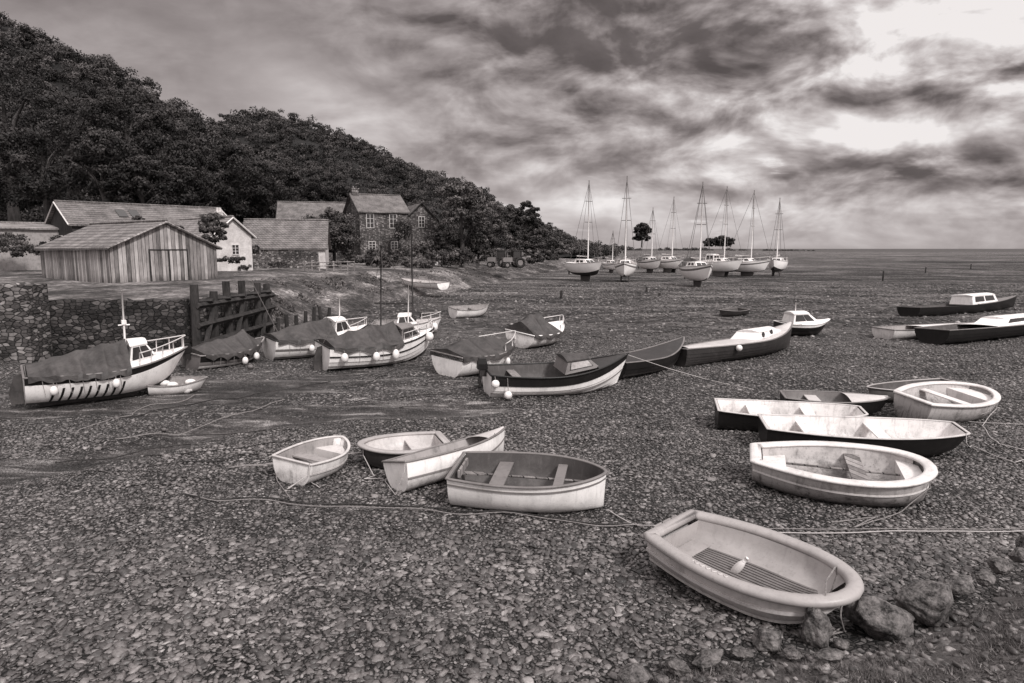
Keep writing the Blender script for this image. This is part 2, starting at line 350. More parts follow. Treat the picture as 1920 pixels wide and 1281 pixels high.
# ---------------- icosphere templates & pebbles ----------------
import bmesh
def ico(sub):
    bm=bmesh.new(); bmesh.ops.create_icosphere(bm,subdivisions=sub,radius=1.)
    V=np.array([v.co[:] for v in bm.verts]); F_=np.array([[v.index for v in f.verts] for f in bm.faces]); bm.free(); return V,F_
def stones(tmpl,P,R,flat,ang,tl,jit=.34):
    V0,F0=tmpl; n=len(P); nv=len(V0)
    var=[]
    for k in range(12):
        f=np.array([1+jit*2*noise.noise(Vector(v)*1.3+Vector((k*7.3,0,0))) for v in V0]); var.append(V0*f[:,None])
    var=np.array(var); B=var[rng.integers(0,12,n)]
    el_=rng.uniform(.42,.88,n); B=B*np.stack([R,R*el_,R*flat],1)[:,None,:]
    ct,st=np.cos(tl),np.sin(tl); y=B[...,1]*ct[:,None]-B[...,2]*st[:,None]; z=B[...,1]*st[:,None]+B[...,2]*ct[:,None]; x=B[...,0]
    c,s_=np.cos(ang)[:,None],np.sin(ang)[:,None]
    Q=np.stack([x*c-y*s_,x*s_+y*c,z],-1)+P[:,None,:]
    Fa=(F0[None]+ (np.arange(n)*nv)[:,None,None]).reshape(-1,3)
    return Q.reshape(-1,3),Fa
m_peb,nt,b=newmat('pebble_stone'); t=N(nt,'ShaderNodeAttribute',attribute_name='tone').outputs['Fac']; p=poso(nt)
n=noi(nt,p,30,4,.7); n2=noi(nt,p,.45,4,.65)
tt=M(nt,'ADD',M(nt,'MULTIPLY',t,.85),M(nt,'MULTIPLY',M(nt,'SUBTRACT',n,.5),.7)); tt=M(nt,'ADD',tt,M(nt,'MULTIPLY',M(nt,'SUBTRACT',n2,.5),1.))
L_(nt,ramp(nt,tt,[(0,.02),(.35,.09),(.65,.19),(1.,.4)]),b.inputs['Base Color']); b.inputs['Roughness'].default_value=.42; b.inputs['Specular IOR Level'].default_value=.5
L_(nt,bump(nt,n,.4,.012),b.inputs['Normal'])
EDGE=[G(1010,1330,.15),G(1120,1262,.15),G(1250,1205,.15),G(1400,1178,.15),G(1560,1165,.15),G(1720,1115,.15),G(1850,1060,.15),G(1960,1020,.15),G(2200,950,.15)]
EDGE.insert(0,Vector((EDGE[0].x-1.2,EDGE[0].y-1.5,.15)))
def edge_y(x): return interp([(e.x,e.y) for e in EDGE],x)
def scatter(y0,y1,cell,rmin,rmax,tmpl,name,keep=1.,pw=3.):
    P_=[];R_=[]
    y=y0
    while y<y1:
        xw=.84*y+.6; x=-xw
        while x<xw:
            X=x+random.uniform(-.5,.5)*cell; Y=y+random.uniform(-.5,.5)*cell; x+=cell
            if random.random()>keep: continue
            if X>EDGE[0].x and Y<edge_y(X)-.05: continue
            if Y>25 and X<-10.5-max(0,(Y-60))*-.12: continue
            m=gmud(X,Y)
            if m+random.uniform(-.35,.35)>.5: continue
            r=rmin+(rmax-rmin)*random.random()**pw
            if m>.3: r*=.8
            P_.append((X,Y,gh(X,Y)+r*.1)); R_.append(r)
        y+=cell
    P_=np.array(P_);R_=np.array(R_);n=len(P_)
    V,Fa=stones(tmpl,P_,R_,rng.uniform(.2,.42,n),rng.uniform(0,2*pi,n),rng.normal(0,.25,n))
    tone=np.repeat(np.clip(rng.beta(2.,2.9,n),0,1),len(tmpl[0]))
    o=mknp(name,V,Fa,m_peb,tone=tone,smooth=True); meta(o,'grey rounded beach pebbles lying over the shingle','pebbles',kind='stuff'); return n
i1=ico(1);i2=ico(2)
c1=scatter(5.4,9.8,.058,.025,.076,i2,'pebbles')
c2=scatter(9.8,17,.076,.03,.074,i1,'pebbles')
c3=scatter(17,32,.16,.04,.09,i1,'pebbles')
c4=scatter(5.6,16,.5,.065,.1,i2,'pebbles',.6)
c5=scatter(32,85,.5,.08,.18,i1,'pebbles')
print('pebbles',c1,c2,c3,c4,c5)
# ---------------- foreground grassy bank, boulders ----------------
rows=[]
NE=120
def edge_pt(f):
    k=f*(len(EDGE)-1); i=min(int(k),len(EDGE)-2); return EDGE[i].lerp(EDGE[i+1],k-i)
def bankz(x,y,w): return -.06+.8*sstep(0,.4,w)+.1*noise.noise(Vector((x*1.5,y*1.5,0)))+.04*noise.noise(Vector((x*6,y*6,0)))
for j in range(40):
    w=j/39; row=[]
    for i in range(NE):
        e=edge_pt(i/(NE-1)); q=e+Vector((w*1.2,-w*5.,0)); q.z=bankz(q.x,q.y,w)
        row.append(tuple(q))
    rows.append(row)
mb=MB().grid(rows); m_bank=twotone('turf_soil',.02,.14,5,.95,.9,.05,world=True)
meta(mb.build('grassy_bank',m_bank,smooth=True),'turf bank edged with boulders','bank',kind='structure')
P_=[];HH=[]
for _ in range(120000):
    i=random.random(); w=random.random()**.9*.5; e=edge_pt(i); q=e+Vector((w*1.2,-w*5.,0))
    pn=noise.noise(Vector((q.x*1.8,q.y*1.8,5)))
    if pn<-.12+random.uniform(-.15,.15) or w<.012: continue
    P_.append((q.x,q.y,bankz(q.x,q.y,w)-.01)); HH.append(.6+pn)
P_=np.array(P_);n=len(P_); a=rng.uniform(0,2*pi,n); h=rng.uniform(.02,.08,n)*np.array(HH); wd=rng.uniform(.003,.008,n); ln=rng.normal(0,.045,(n,2))
dx=np.stack([np.cos(a)*wd,np.sin(a)*wd,np.zeros(n)],1); tip=P_+np.stack([ln[:,0],ln[:,1],h],1)
V=np.stack([P_-dx,P_+dx,tip],1).reshape(-1,3); meta(mknp('turf_grass',V,np.arange(n*3).reshape(-1,3),m_grass,tone=np.repeat(rng.beta(1.5,2.5,n),3)),'short rough grass on the bank','grass',kind='stuff')
# loose shingle on the bank
P_=[];R_=[]
for _ in range(2600):
    i=random.random(); w=random.random()**1.6*.45; e=edge_pt(i); q=e+Vector((w*1.2,-w*5.,0)); r=random.uniform(.02,.06)
    P_.append((q.x,q.y,bankz(q.x,q.y,w)+r*.1)); R_.append(r)
P_=np.array(P_);R_=np.array(R_);n=len(P_)
V,Fa=stones(i2,P_,R_,rng.uniform(.3,.6,n),rng.uniform(0,2*pi,n),rng.normal(0,.3,n)); meta(mknp('bank_stones',V,Fa,m_peb,tone=np.repeat(rng.beta(2,3,n),len(i2[0])),smooth=True),'small loose stones scattered on the turf bank','stones',kind='stuff')
I5=ico(5)
def boulder(u,v,wpx,z=.1,fl=.75,seed=0,asp=1.,n=11):
    p=G(u,v,z); r=wpx/1280*p.y*.5
    V0,F0=I5; P2=[]; rd=random.Random(seed*17+3)
    pl=[]
    for k in range(n):
        q=Vector((rd.gauss(0,1),rd.gauss(0,1),rd.gauss(.2,.8))).normalized(); pl.append((q,rd.uniform(.6,.88)))
    for q in V0:
        q=Vector(q)
        for nn,dd in pl:
            e_=q.dot(nn)-dd
            if e_>0: q-=nn*e_*.85
        k=1+.24*noise.noise(q*1.2+Vector((seed*3.1,2,0)))+.1*noise.noise(q*3.5+Vector((seed,0,0)))+.045*noise.noise(q*8+Vector((seed,0,0)))+.025*noise.noise(q*20+Vector((seed,0,0)))
        P2.append((q.x*k*r*asp*1.15,q.y*k*r*.95,q.z*k*r*fl*1.15))
    o=MB().add(P2,[tuple(f) for f in F0]).build('boulder',m_rock,smooth=True); o.location=(p.x,p.y,z+r*fl*.08); o.rotation_euler=(random.uniform(-.3,.3),random.uniform(-.3,.3),random.uniform(-.8,.8))
    meta(o,'weathered grey boulder half buried along the turf bank','boulder','boulders edging the bank')
for k,(u,v,w,z,fl,asp) in enumerate([(1655,1165,118,.16,.8,1),(1742,1135,100,.25,.8,1.15),(1527,1185,70,.14,1.4,.75),(1440,1198,60,.12,.7,1),(1390,1222,34,.12,.6,1.2),
    (1325,1236,52,.12,.5,1.3),(1272,1252,40,.12,.6,1.1),(1190,1272,60,.1,.7,1.2),(1796,1098,60,.2,.6,1.2),(1846,1085,36,.2,.7,1.1),(1878,1062,40,.2,.8,1),(1912,1043,34,.2,.8,1),
    (1580,1208,30,.1,.6,1),(1556,1228,44,.25,.4,1.3),(1486,1224,30,.15,.6,1),(1700,1205,30,.35,.5,1.3),(1935,1024,50,.2,.7,1),(1240,1275,32,.16,.6,1),(1610,1130,18,.05,.6,1.2),(1500,1265,30,.45,.4,1.3),(1800,1150,26,.4,.4,1.2)]):
    boulder(u,v,w,z,fl,k+1,asp)
for k,(u,v,w) in enumerate([(785,1003,24),(1130,888,26),(840,1222,34),(1225,812,14),(510,1135,22)]):
    boulder(u,v,w,.02,.6,40+k,1.2)
# ---------------- land bank, hill ----------------
foot=[(-90,27),(-60,27),(-30,27),(-13.4,27.4),(-12.9,35),(-11.9,41),(-10.5,52),(-9.,61),(-5.5,70),(-2,89),(3.5,112),(11,141),(21,190),(91,344),(330,700)]
top=[(-90,27.4),(-60,27.4),(-30,27.4),(-13.8,27.8),(-13.5,36),(-16.5,46),(-17.,58),(-14.5,70),(-10,82),(-6,104),(0,130),(9,165),(20,230),(92,380),(330,760)]
back=[(-330,100),(-300,140),(-180,150),(-110,155),(-80,155),(-50,155),(-38,155),(-26,160),(-12,170),(0,190),(10,220),(20,270),(30,400),(94,600),(330,1200)]
tz=[2.2,2.2,2.2,2.2,2.2,2.2,2.1,2.,1.9,1.6,1.5,1.4,1.2,.8,.8]
def P2(L,f):
    k=f*(len(L)-1); i=min(int(k),len(L)-2); t=k-i
    if isinstance(L[0],tuple): return (lerp(L[i][0],L[i+1][0],t),lerp(L[i][1],L[i+1][1],t))
    return lerp(L[i],L[i+1],t)
rows=[]
for j in range(15+26):
    row=[]
    for i in range(320):
        f=i/319; a=P2(foot,f); t=P2(top,f); c=P2(back,f); z=P2(tz,f)
        if j<=14:
            w=j/14; x,y=lerp(a[0],t[0],w),lerp(a[1],t[1],w); zz=-.05+z*(w**.8)
            amp=.4*math.sin(pi*w)
        else:
            w=((j-14)/26)**1.6; x,y=lerp(t[0],c[0],w),lerp(t[1],c[1],w); zz=z-.05+.9*w; amp=.08
        if x<-12.8 and y<37: amp=0.
        zz+=amp*(noise.noise(Vector((x*.25,y*.25,2)))+.6*noise.noise(Vector((x*.9,y*.9,2))))
        row.append((x,y,zz))
    rows.append(row)
m_land,nt,b=newmat('rough_grass_land'); p=poso(nt); s=sep(nt,p)
a1=noi(nt,vmul(nt,p,(1,.6,2)),.3,8,.7,.5); a2=noi(nt,p,3.,7,.75)
k=M(nt,'ADD',M(nt,'MULTIPLY',a1,.55),M(nt,'MULTIPLY',a2,.45)); L_(nt,ramp(nt,k,[(.4,.015),(.48,.055),(.54,.15),(.62,.45)]),b.inputs['Base Color']); b.inputs['Roughness'].default_value=.95
L_(nt,bump(nt,k,1.,.3),b.inputs['Normal'])
meta(MB().grid(rows).build('harbour_land',m_land,smooth=True),'rough grass and gravel land behind the quay','land',kind='structure')
P_=[]
for _ in range(12000):
    f=random.uniform(.27,.68); w=random.uniform(0.1,1.)**.7; a=P2(foot,f); t=P2(top,f); z=P2(tz,f)
    x,y=lerp(a[0],t[0],w)-random.uniform(0,1.5)*(w>.9),lerp(a[1],t[1],w)
    if noise.noise(Vector((x*.5,y*.5,3)))<.05: continue
    P_.append((x,y,-.1+z*(w**.8)))
P_=np.array(P_);n=len(P_); a=rng.uniform(0,2*pi,n); h=rng.uniform(.08,.2,n); ln=rng.normal(0,.1,(n,2))
dx=np.stack([np.cos(a),np.sin(a),np.zeros(n)],1)*.06; tip=P_+np.stack([ln[:,0],ln[:,1],h],1)
meta(mknp('rough_grass',np.stack([P_-dx,P_+dx,tip],1).reshape(-1,3),np.arange(n*3).reshape(-1,3),m_leafb,tone=np.repeat(rng.uniform(0,1,n),3)),'rough grass tufts on the harbour embankment','grass',kind='stuff')
ridge1=[(-500,-260),(-300,-180),(0,-22),(60,14),(130,50),(280,124),(350,172),(430,232),(500,290),(560,325),(620,350),(700,372),(800,398)]
ridge2=[(250,250),(400,226),(440,212),(470,203),(520,200),(560,208),(600,224),(650,242),(700,266),(760,297),(850,330),(900,352),(940,380),(1010,414),(1060,442),(1120,466),(1540,480)]
m_hill=twotone('woodland_floor',.004,.02,.2,.95,.8,.5,world=True)
def hill(name,rd,Yb,Yr,u0,u1,drop):
    rows=[]
    n=70
    for i in range(n+1):
        u=lerp(u0,u1,i/n); v=interp(rd,u)
        yb=Yb(u); yr=Yr(u); R=A(u,v,yr); zr=max(1.,R.z-drop); row=[]
        for j in range(31):
            w=j/30
            if w<=.8: q=w/.8; y=lerp(yb,yr,q); z=lerp(min(1.8,zr),zr,q**.85)
            else: q=(w-.8)/.2; y=yr+q*(yr*.5); z=lerp(zr,zr*.55,q)
            x=(u-960)/1280*y*1.009
            z+=(zr*.06)*noise.noise(Vector((x*.02,y*.02,u0)))*math.sin(pi*min(1,w/.8))
            row.append((x,y,z))
        rows.append(row)
    meta(MB().grid(rows).build(name,m_hill,smooth=True),'steep wooded hillside above the harbour','hill',kind='structure')
    return rows
h1=hill('wooded_hill',ridge1,lambda u:118,lambda u:interp([(-500,230),(0,215),(430,190),(800,160)],u),-500,790,4.)
h2=hill('distant_hill',ridge2,lambda u:interp([(250,200),(700,170),(1000,190),(1180,260)],u),lambda u:interp([(250,400),(700,370),(1000,480),(1180,620)],u),260,1150,4.5)
def leaves(C,Rr,per,size,flat=.8,shell=.55,tone=None):
    n=len(C)*per; d=rng.normal(size=(n,3)); d/=np.linalg.norm(d,axis=1)[:,None]; d[:,2]=np.where(d[:,2]<-.35,-d[:,2],d[:,2])
    rr=rng.uniform(shell,1.,n); Cx=np.repeat(C,per,0); R2=np.repeat(Rr,per); sz=np.repeat(size if hasattr(size,'__len__') else np.full(len(C),size),per)*rng.uniform(.6,1.3,n)
    pos=Cx+d*(rr*R2)[:,None]*np.array([1,1,flat])
    nrm=d+rng.normal(0,.55,(n,3)); nrm/=np.linalg.norm(nrm,axis=1)[:,None]
    a=np.cross(nrm,rng.normal(size=(n,3))); a/=np.linalg.norm(a,axis=1)[:,None]; b_=np.cross(nrm,a)
    a*=sz[:,None]; b_*=(sz*.6)[:,None]
    V=np.stack([pos-a,pos-b_*1.,pos+a,pos+b_],1).reshape(-1,3)
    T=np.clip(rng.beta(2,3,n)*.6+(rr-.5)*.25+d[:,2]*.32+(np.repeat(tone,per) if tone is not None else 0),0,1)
    return V,np.arange(n*4).reshape(-1,4),np.repeat(T,4)
def wood(name,rows,rows_lim,step,rad,per,lf,label):
    C=[];R=[];T=[]
    R0=np.array(rows)
    for _ in range(step):
        i=random.random()*(R0.shape[0]-1.01); j=random.random()*(rows_lim)
        a,b_=int(i),int(j); q=R0[a,b_]*(1-(i-a))*(1-(j-b_))+R0[a+1,b_]*(i-a)*(1-(j-b_))+R0[a,b_+1]*(1-(i-a))*(j-b_)+R0[a+1,b_+1]*(i-a)*(j-b_)
        r=rad(q[1])*random.choice((.5,.7,.9,1.15)); tn=random.gauss(0,.22)
        for k in range(3):
            C.append((q[0]+random.gauss(0,.32)*r,q[1]+random.gauss(0,.32)*r,q[2]+r*.5+random.gauss(0,.22)*r)); R.append(r*random.uniform(.5,.75)); T.append(tn+random.gauss(0,.04))
    C=np.array(C);R=np.array(R)
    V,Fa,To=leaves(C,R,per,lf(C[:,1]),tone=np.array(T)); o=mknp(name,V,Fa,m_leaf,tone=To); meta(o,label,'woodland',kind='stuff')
wood('hillside_woodland',h1,25,2200,lambda y:3.1,90,lambda y:.2+.001*(y-110),'dense broadleaf woodland covering the near hillside')
wood('hillside_woodland',h2,25,2300,lambda y:3.5*(y/330)**.5,62,lambda y:.4*(y/330),'dense woodland covering the farther hill and ridge')
# trees
def tree(u,vtop,vbase,Y,wpx,z0=2.,label='broadleaf tree with a dense dark crown behind the harbour buildings',mat=None,nm='broadleaf_tree',group='trees behind the harbour',leaf=.18,dens=1.):
    b0=A(u,vbase,Y); tp=A(u,vtop,Y); z0=b0.z; h=tp.z-z0; r=wpx/1280*Y/2
    E=empty(nm,(b0.x,Y,z0),label=label,cat='tree',group=group)
    mb=MB(); th=h*.5; mb.tube([(0,0,-.5),(.1,0,th*.4),(-.1,.1,th),(.1,0,h*.75)],[h*.035,h*.028,h*.02,h*.008],8)
    for k in range(7):
        a=k*2.4; mb.tube([(0,0,th*(.5+.08*k)),(math.cos(a)*r*.35,math.sin(a)*r*.35,th*(.8+.1*k)),(math.cos(a)*r*.7,math.sin(a)*r*.7,th*(1.+.1*k))],[h*.012,h*.008,h*.004],5)
    mb.build('trunk',m_bark,E,smooth=True)
    C=[];R=[];T=[]
    n=int(46)
    for k in range(n):
        a=random.uniform(0,2*pi); w=random.random()**.5; ph=random.uniform(-.8,1.)
        rr=math.sqrt(max(.08,1-ph*ph))*w
        C.append((math.cos(a)*rr*r*.85,math.sin(a)*rr*r*.85,h*.54+ph*h*.38)); R.append(r*random.uniform(.16,.3)); T.append(random.gauss(0,.12)+ph*.14)
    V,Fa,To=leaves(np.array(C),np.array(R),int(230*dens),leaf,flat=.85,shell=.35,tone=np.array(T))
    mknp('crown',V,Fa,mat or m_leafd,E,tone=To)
for a in [(30,105,455,108,260),(140,160,440,104,200),(250,150,440,105,170),(310,200,440,100,150),(380,250,440,98,140),(440,268,445,104,130),(500,296,440,124,120),(200,240,430,84,170),(90,235,430,86,190),(-40,200,440,90,220),
          (340,310,430,92,130),(270,290,420,84,130),(555,312,440,132,100),(600,326,440,136,100),(475,340,440,108,90),(640,340,440,138,90)]:
    tree(*a)
for a in [(700,352,470,145,90),(765,358,470,145,80)]: tree(*a,mat=m_leaf)
for a in [(866,334,496,99,124),(922,372,488,128,74)]: tree(*a,mat=m_leafb,label='large rounded tree beside the stone houses')
for a in [(985,374,470,150,50),(1003,384,470,152,40),(955,380,480,150,44),(896,410,494,104,50),(828,420,496,97,30)]:
    tree(*a,mat=m_leaf,label='rounded dark tree beside the stone houses')
tree(1203,417,462,260,40,nm='round_tree',leaf=.35,label='lone round-topped tree beyond the moored yachts',group=None,dens=.6)
tree(1355,444,466,420,46,nm='round_tree',leaf=.5,label='low spreading tree on the far shore',group=None,dens=.4)
tree(1330,447,467,420,30,nm='round_tree',leaf=.5,label='low spreading tree on the far shore',group=None,dens=.4)
tree(402,398,470,54,62,leaf=.1,label='small garden tree in front of the white building',group=None,mat=m_leafb,nm='garden_tree')
tree(262,405,440,52,30,leaf=.09,label='small bushy tree behind the boat shed',group=None,mat=m_leafb,nm='garden_tree')
tree(626,385,500,94,54,leaf=.13,label='small leafy tree growing against the stone house',group=None,mat=m_leafb,nm='garden_tree')
tree(585,402,500,92,44,leaf=.12,label='small bushy tree in front of the stone barn',group=None,mat=m_leaf,nm='garden_tree')
def bush(u,v,Y,wpx,hpx,label='low green shrub on the harbour land',mat=None):
    p=A(u,v,Y); r=wpx/1280*Y/2; h=hpx/1280*Y
    C=[];R=[]
    for k in range(14):
        C.append((random.gauss(0,.42)*r,random.gauss(0,.3)*r,h*random.uniform(.1,.65))); R.append(h*random.uniform(.2,.4))
    V,Fa,To=leaves(np.array(C),np.array(R),130,.0014*Y+.02,flat=.9,shell=.4,tone=rng.normal(0,.16,14))
    o=mknp('bush',V,Fa,mat or random.choice([m_leaf,m_leafb,m_leafb]),tone=To); o.location=p; meta(o,label,'bush','shrubs on the harbour land')
for (u,v,Y,w,h) in [(40,486,50,60,30),(78,482,52,50,26),(15,470,58,60,40),(110,470,58,40,30),(600,462,92,50,48),(622,462,90,50,60),(645,462,91,46,50),(628,425,96,40,34),(665,494,88,40,20),(700,496,86,44,22),(735,494,86,50,24),(765,490,90,50,36),(790,488,92,46,40),(825,480,98,50,56),(850,470,102,60,50),
      (880,495,96,50,24),(915,492,104,60,26),(950,470,120,60,28),(985,472,125,60,30),(1020,476,135,60,34),(1045,470,150,50,30),(1065,476,150,40,24),(895,470,115,60,40),(925,458,130,60,36),(1000,455,150,70,30),(1085,478,170,40,18),(1030,490,120,50,14),(1000,494,112,40,14),(640,497,84,30,12),(425,497,62,30,10),(540,470,80,40,14),
      (642,440,92,34,50),(655,480,92,40,40),(830,500,90,50,34),(860,498,92,60,40),(800,506,84,40,20),(770,502,84,40,18),(870,480,104,60,50),(940,488,112,60,26),(975,482,118,60,24),(1010,486,125,60,20),(1050,484,140,60,20),(720,502,82,36,14),(500,500,70,40,10),(455,505,62,40,9),
      (700,480,90,30,16),(745,484,90,40,20),(560,468,84,36,18),(520,500,64,30,9),(615,505,76,40,12),(570,505,72,30,10),(590,440,98,44,44),(560,450,97,40,30),(755,455,97,22,50),(440,494,58,44,16),(475,480,66,30,24),(330,440,54,30,20)]:
    bush(u,v,Y,w,h)
C=[];R=[]
for k in range(330):
    u=random.uniform(1020,1530)
    if noise.noise(Vector((u*.03,0,0)))<-.1: continue
    Y=interp([(1020,260),(1200,420),(1540,800)],u)*random.uniform(.9,1.1); hp=interp([(1020,15),(1100,9),(1200,6),(1400,4),(1540,2)],u)*random.choice((.5,.8,1.3))
    q=A(u,interp([(1020,468),(1200,470),(1540,471)],u),Y); r=hp/1280*Y*random.uniform(.4,.9); C.append((q.x,q.y,max(.3,q.z)+r*.4)); R.append(r)
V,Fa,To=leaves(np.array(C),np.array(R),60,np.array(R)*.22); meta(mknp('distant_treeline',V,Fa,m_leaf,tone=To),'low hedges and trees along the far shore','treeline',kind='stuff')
# ---------------- buildings ----------------
def building(name,label,cat,c,z,phi,Wd,Sd,eave,ridge,axis,mw,mr,wins=(),doors=(),chim=(),ov=.3,trim=None,skylights=()):
    E=empty(name,(c[0],c[1],z),(0,0,phi),label=label,cat=cat)
    mb=MB(); e=eave; r=ridge
    if axis=='y':
        V=[(0,0,-.6),(Wd,0,-.6),(Wd,Sd,-.6),(0,Sd,-.6),(0,0,e),(Wd,0,e),(Wd,Sd,e),(0,Sd,e),(Wd/2,0,r),(Wd/2,Sd,r)]
        F_=[(0,1,5,8,4),(2,3,7,9,6),(1,2,6,5),(3,0,4,7)]
    else:
        V=[(0,0,-.6),(Wd,0,-.6),(Wd,Sd,-.6),(0,Sd,-.6),(0,0,e),(Wd,0,e),(Wd,Sd,e),(0,Sd,e),(0,Sd/2,r),(Wd,Sd/2,r)]
        F_=[(0,1,5,4),(2,3,7,6),(1,2,6,9,5),(3,0,4,8,7)]
    mb.add(V,F_).build('wall',mw,E)
    mb=MB(); half=(Wd if axis=='y' else Sd)/2; ln=Sd if axis=='y' else Wd; sl=(r-e)/half; t=.14
    for sg in (-1,1):
        nseg=14; rows=[]
        for (d_,zz) in ((0,r+.02),(half+ov,e-ov*sl+.02),(half+ov,e-ov*sl+.02+t),(0,r+.02+t)):
            row=[]
            for k in range(nseg+1):
                l=lerp(-ov,ln+ov,k/nseg); jz=.07*noise.noise(Vector((l*.5,d_,r)))
                q=half+sg*d_; row.append((q,l,zz+jz) if axis=='y' else (l,q,zz+jz))
            rows.append(row)
        rows.append(rows[0]); mb.grid(rows)
        for k in (0,nseg): mb.add([rows[i][k] for i in range(4)],[(0,1,2,3)])
    ro=mb.build('roof',mr,E)
    mb=MB(); P_=[(half,-ov,r+.2),(half,ln+ov,r+.2)] if axis=='y' else [(-ov,half,r+.2),(ln+ov,half,r+.2)]
    mb.tube(P_,.1,8).build('ridge_cap',mr,ro)
    if trim:
        for sg in (-1,1):
            for l in ((-ov-.03,) if axis=='y' else (-ov-.03,ln+ov+.03)):
                a=(half,l,r+.1); q=half+sg*(half+ov); b_=(q,l,e-ov*sl+.1)
                if axis=='x': a=(a[1],a[0],a[2]); b_=(b_[1],b_[0],b_[2])
                MB().tube([a,b_],.07,4).build('bargeboard',trim,ro)
    for (x,y,w,h) in chim:
        mb=MB().box((x,y,r-.3+h/2),(w,w*.8,h)); mb.box((x,y,r-.3+h+.06),(w*1.2,w,.12)); 
        for k in (-1,1): mb.tube([(x+k*w*.22,y,r-.3+h+.1),(x+k*w*.22,y,r-.3+h+.45)],.11,8)
        mb.build('chimney',mw,ro)
    def panel(kind,face,u,zc,w,h,mat,fm,bars=(1,1)):
        if face=='f': O=Vector((u,-.02,zc)); ax=Vector((1,0,0)); nn=Vector((0,-1,0))
        elif face=='l': O=Vector((-.02,u,zc)); ax=Vector((0,1,0)); nn=Vector((-1,0,0))
        else: O=Vector((Wd+.02,u,zc)); ax=Vector((0,1,0)); nn=Vector((1,0,0))
        up=Vector((0,0,1))
        def q(a,b_,c_): return O+ax*a+up*b_+nn*c_
        def slab(mb,a0,a1,b0,b1,c0,c1): mb.add([q(a0,b0,c0),q(a1,b0,c0),q(a1,b1,c0),q(a0,b1,c0),q(a0,b0,c1),q(a1,b0,c1),q(a1,b1,c1),q(a0,b1,c1)],[(0,1,2,3),(7,6,5,4),(0,4,5,1),(1,5,6,2),(2,6,7,3),(3,7,4,0)])
        mb=MB(); slab(mb,-w/2,w/2,-h/2,h/2,-.03,.0); o=mb.build(kind,mat,E)
        mb=MB(); t=.06
        slab(mb,-w/2-t,-w/2,-h/2-t,h/2+t,-.02,.05); slab(mb,w/2,w/2+t,-h/2-t,h/2+t,-.02,.05); slab(mb,-w/2,w/2,h/2,h/2+t,-.02,.05); slab(mb,-w/2,w/2,-h/2-t,-h/2,-.02,.07)
        for i in range(1,bars[0]+1): x=-w/2+w*i/(bars[0]+1); slab(mb,x-.025,x+.025,-h/2,h/2,.001,.03)
        for i in range(1,bars[1]+1): x=-h/2+h*i/(bars[1]+1); slab(mb,-w/2,w/2,x-.018,x+.018,.002,.028)
        mb.build('frame',fm,o)
    for wv in wins: panel('window',*wv[:5],m_glass,wv[5] if len(wv)>5 else m_cream,(1,2))
    for dv in doors: panel('door',*dv[:5],dv[5],dv[6],(0,0) if len(dv)<8 else dv[7])
    for (u,w_) in skylights:
        mb=MB(); P4=[]
        for (uu,dd) in ((u,.3),(u+w_,.3),(u+w_,.65),(u,.65)): P4.append((uu,half*dd,e+(r-e)*dd+t+.12))
        mb.add(P4,[(0,1,2,3)]); mb.build('skylight',m_glass,ro)
    return E
def X(u,Z): return (u-960)/1280*Z*1.005
D2=math.radians
building('boat_shed','weathered vertical-boarded timber boat shed with double doors on the quay','shed',(X(215,41),41),2.2,D2(55),6.9,9.7,2.1,3.65,'y',m_plank,m_rooff,
   doors=[('f',2.95,1.02,1.15,1.95,m_plank,m_timber),('f',4.2,1.02,1.15,1.95,m_plank,m_timber)],ov=.25,trim=m_wood)
building('long_cottage','long low cottage with tiled roof and skylights behind the shed','building',(X(150,60),60),2.3,D2(48),14.5,6.8,4.1,6.0,'x',m_timber,m_roof,
   wins=[('l',3.4,2.6,1.,1.)],trim=m_cream,skylights=[(4.2,.8),(5.3,.8)])
building('white_cottage','white rendered cottage with pale slate roof and chimney','building',(X(408,60),60),2.2,D2(50),3.6,13,3.2,4.7,'y',m_render,m_roofl,
   wins=[('f',2.,2.0,.6,.8)],chim=[(1.8,2.2,.55,.9)],trim=m_cream)
building('low_outbuilding','low white outbuilding with a broad tiled roof','building',(X(462,71),71),2.3,D2(12),8.2,7,2.1,4.9,'x',m_render,m_roof,
   wins=[('f',2.,1.4,1.,.8),('f',5.6,1.4,1.,.8)],doors=[('f',4.,1.,1.,2.,m_mid,m_cream)])
building('stone_house','tall stone house with tiled roof and white sash windows','house',(X(680,98),98),2.1,D2(28),7.2,8.,7.4,9.9,'x',m_stoneh,m_roof,
   wins=[('f',1.5,6.1,1.,1.9),('f',4.9,6.1,1.,1.9),('f',1.7,2.6,.9,1.1),('f',5.,2.6,.9,1.1),('l',3.,5.6,1.,1.4),('l',6.,5.6,1.,1.4)],chim=[(.5,4.,1.,1.2)],trim=m_timber)
building('stone_wing','gabled stone wing with arched window beside the tall house','house',(X(762,102),102),2.1,D2(22),5.2,8.,6.2,8.8,'y',m_stoneh,m_roof,
   wins=[('f',2.6,6.1,.8,1.5),('f',2.6,2.6,.9,1.2)],trim=m_timber)
building('stone_barn','stone barn with a broad tiled roof joined to the tall house','house',(X(530,101),101),2.1,D2(14),10.,8.,6.2,9.,'x',m_stoneh,m_roof,
   wins=[('f',3,4,1,1.2),('f',6.5,4,1,1.2)],trim=m_timber)
building('end_shed','plain grey flat-walled shed beyond the hedge','building',(X(-90,58),58),2.2,D2(35),12.,5.,3.8,4.2,'x',m_inner,m_roofl)
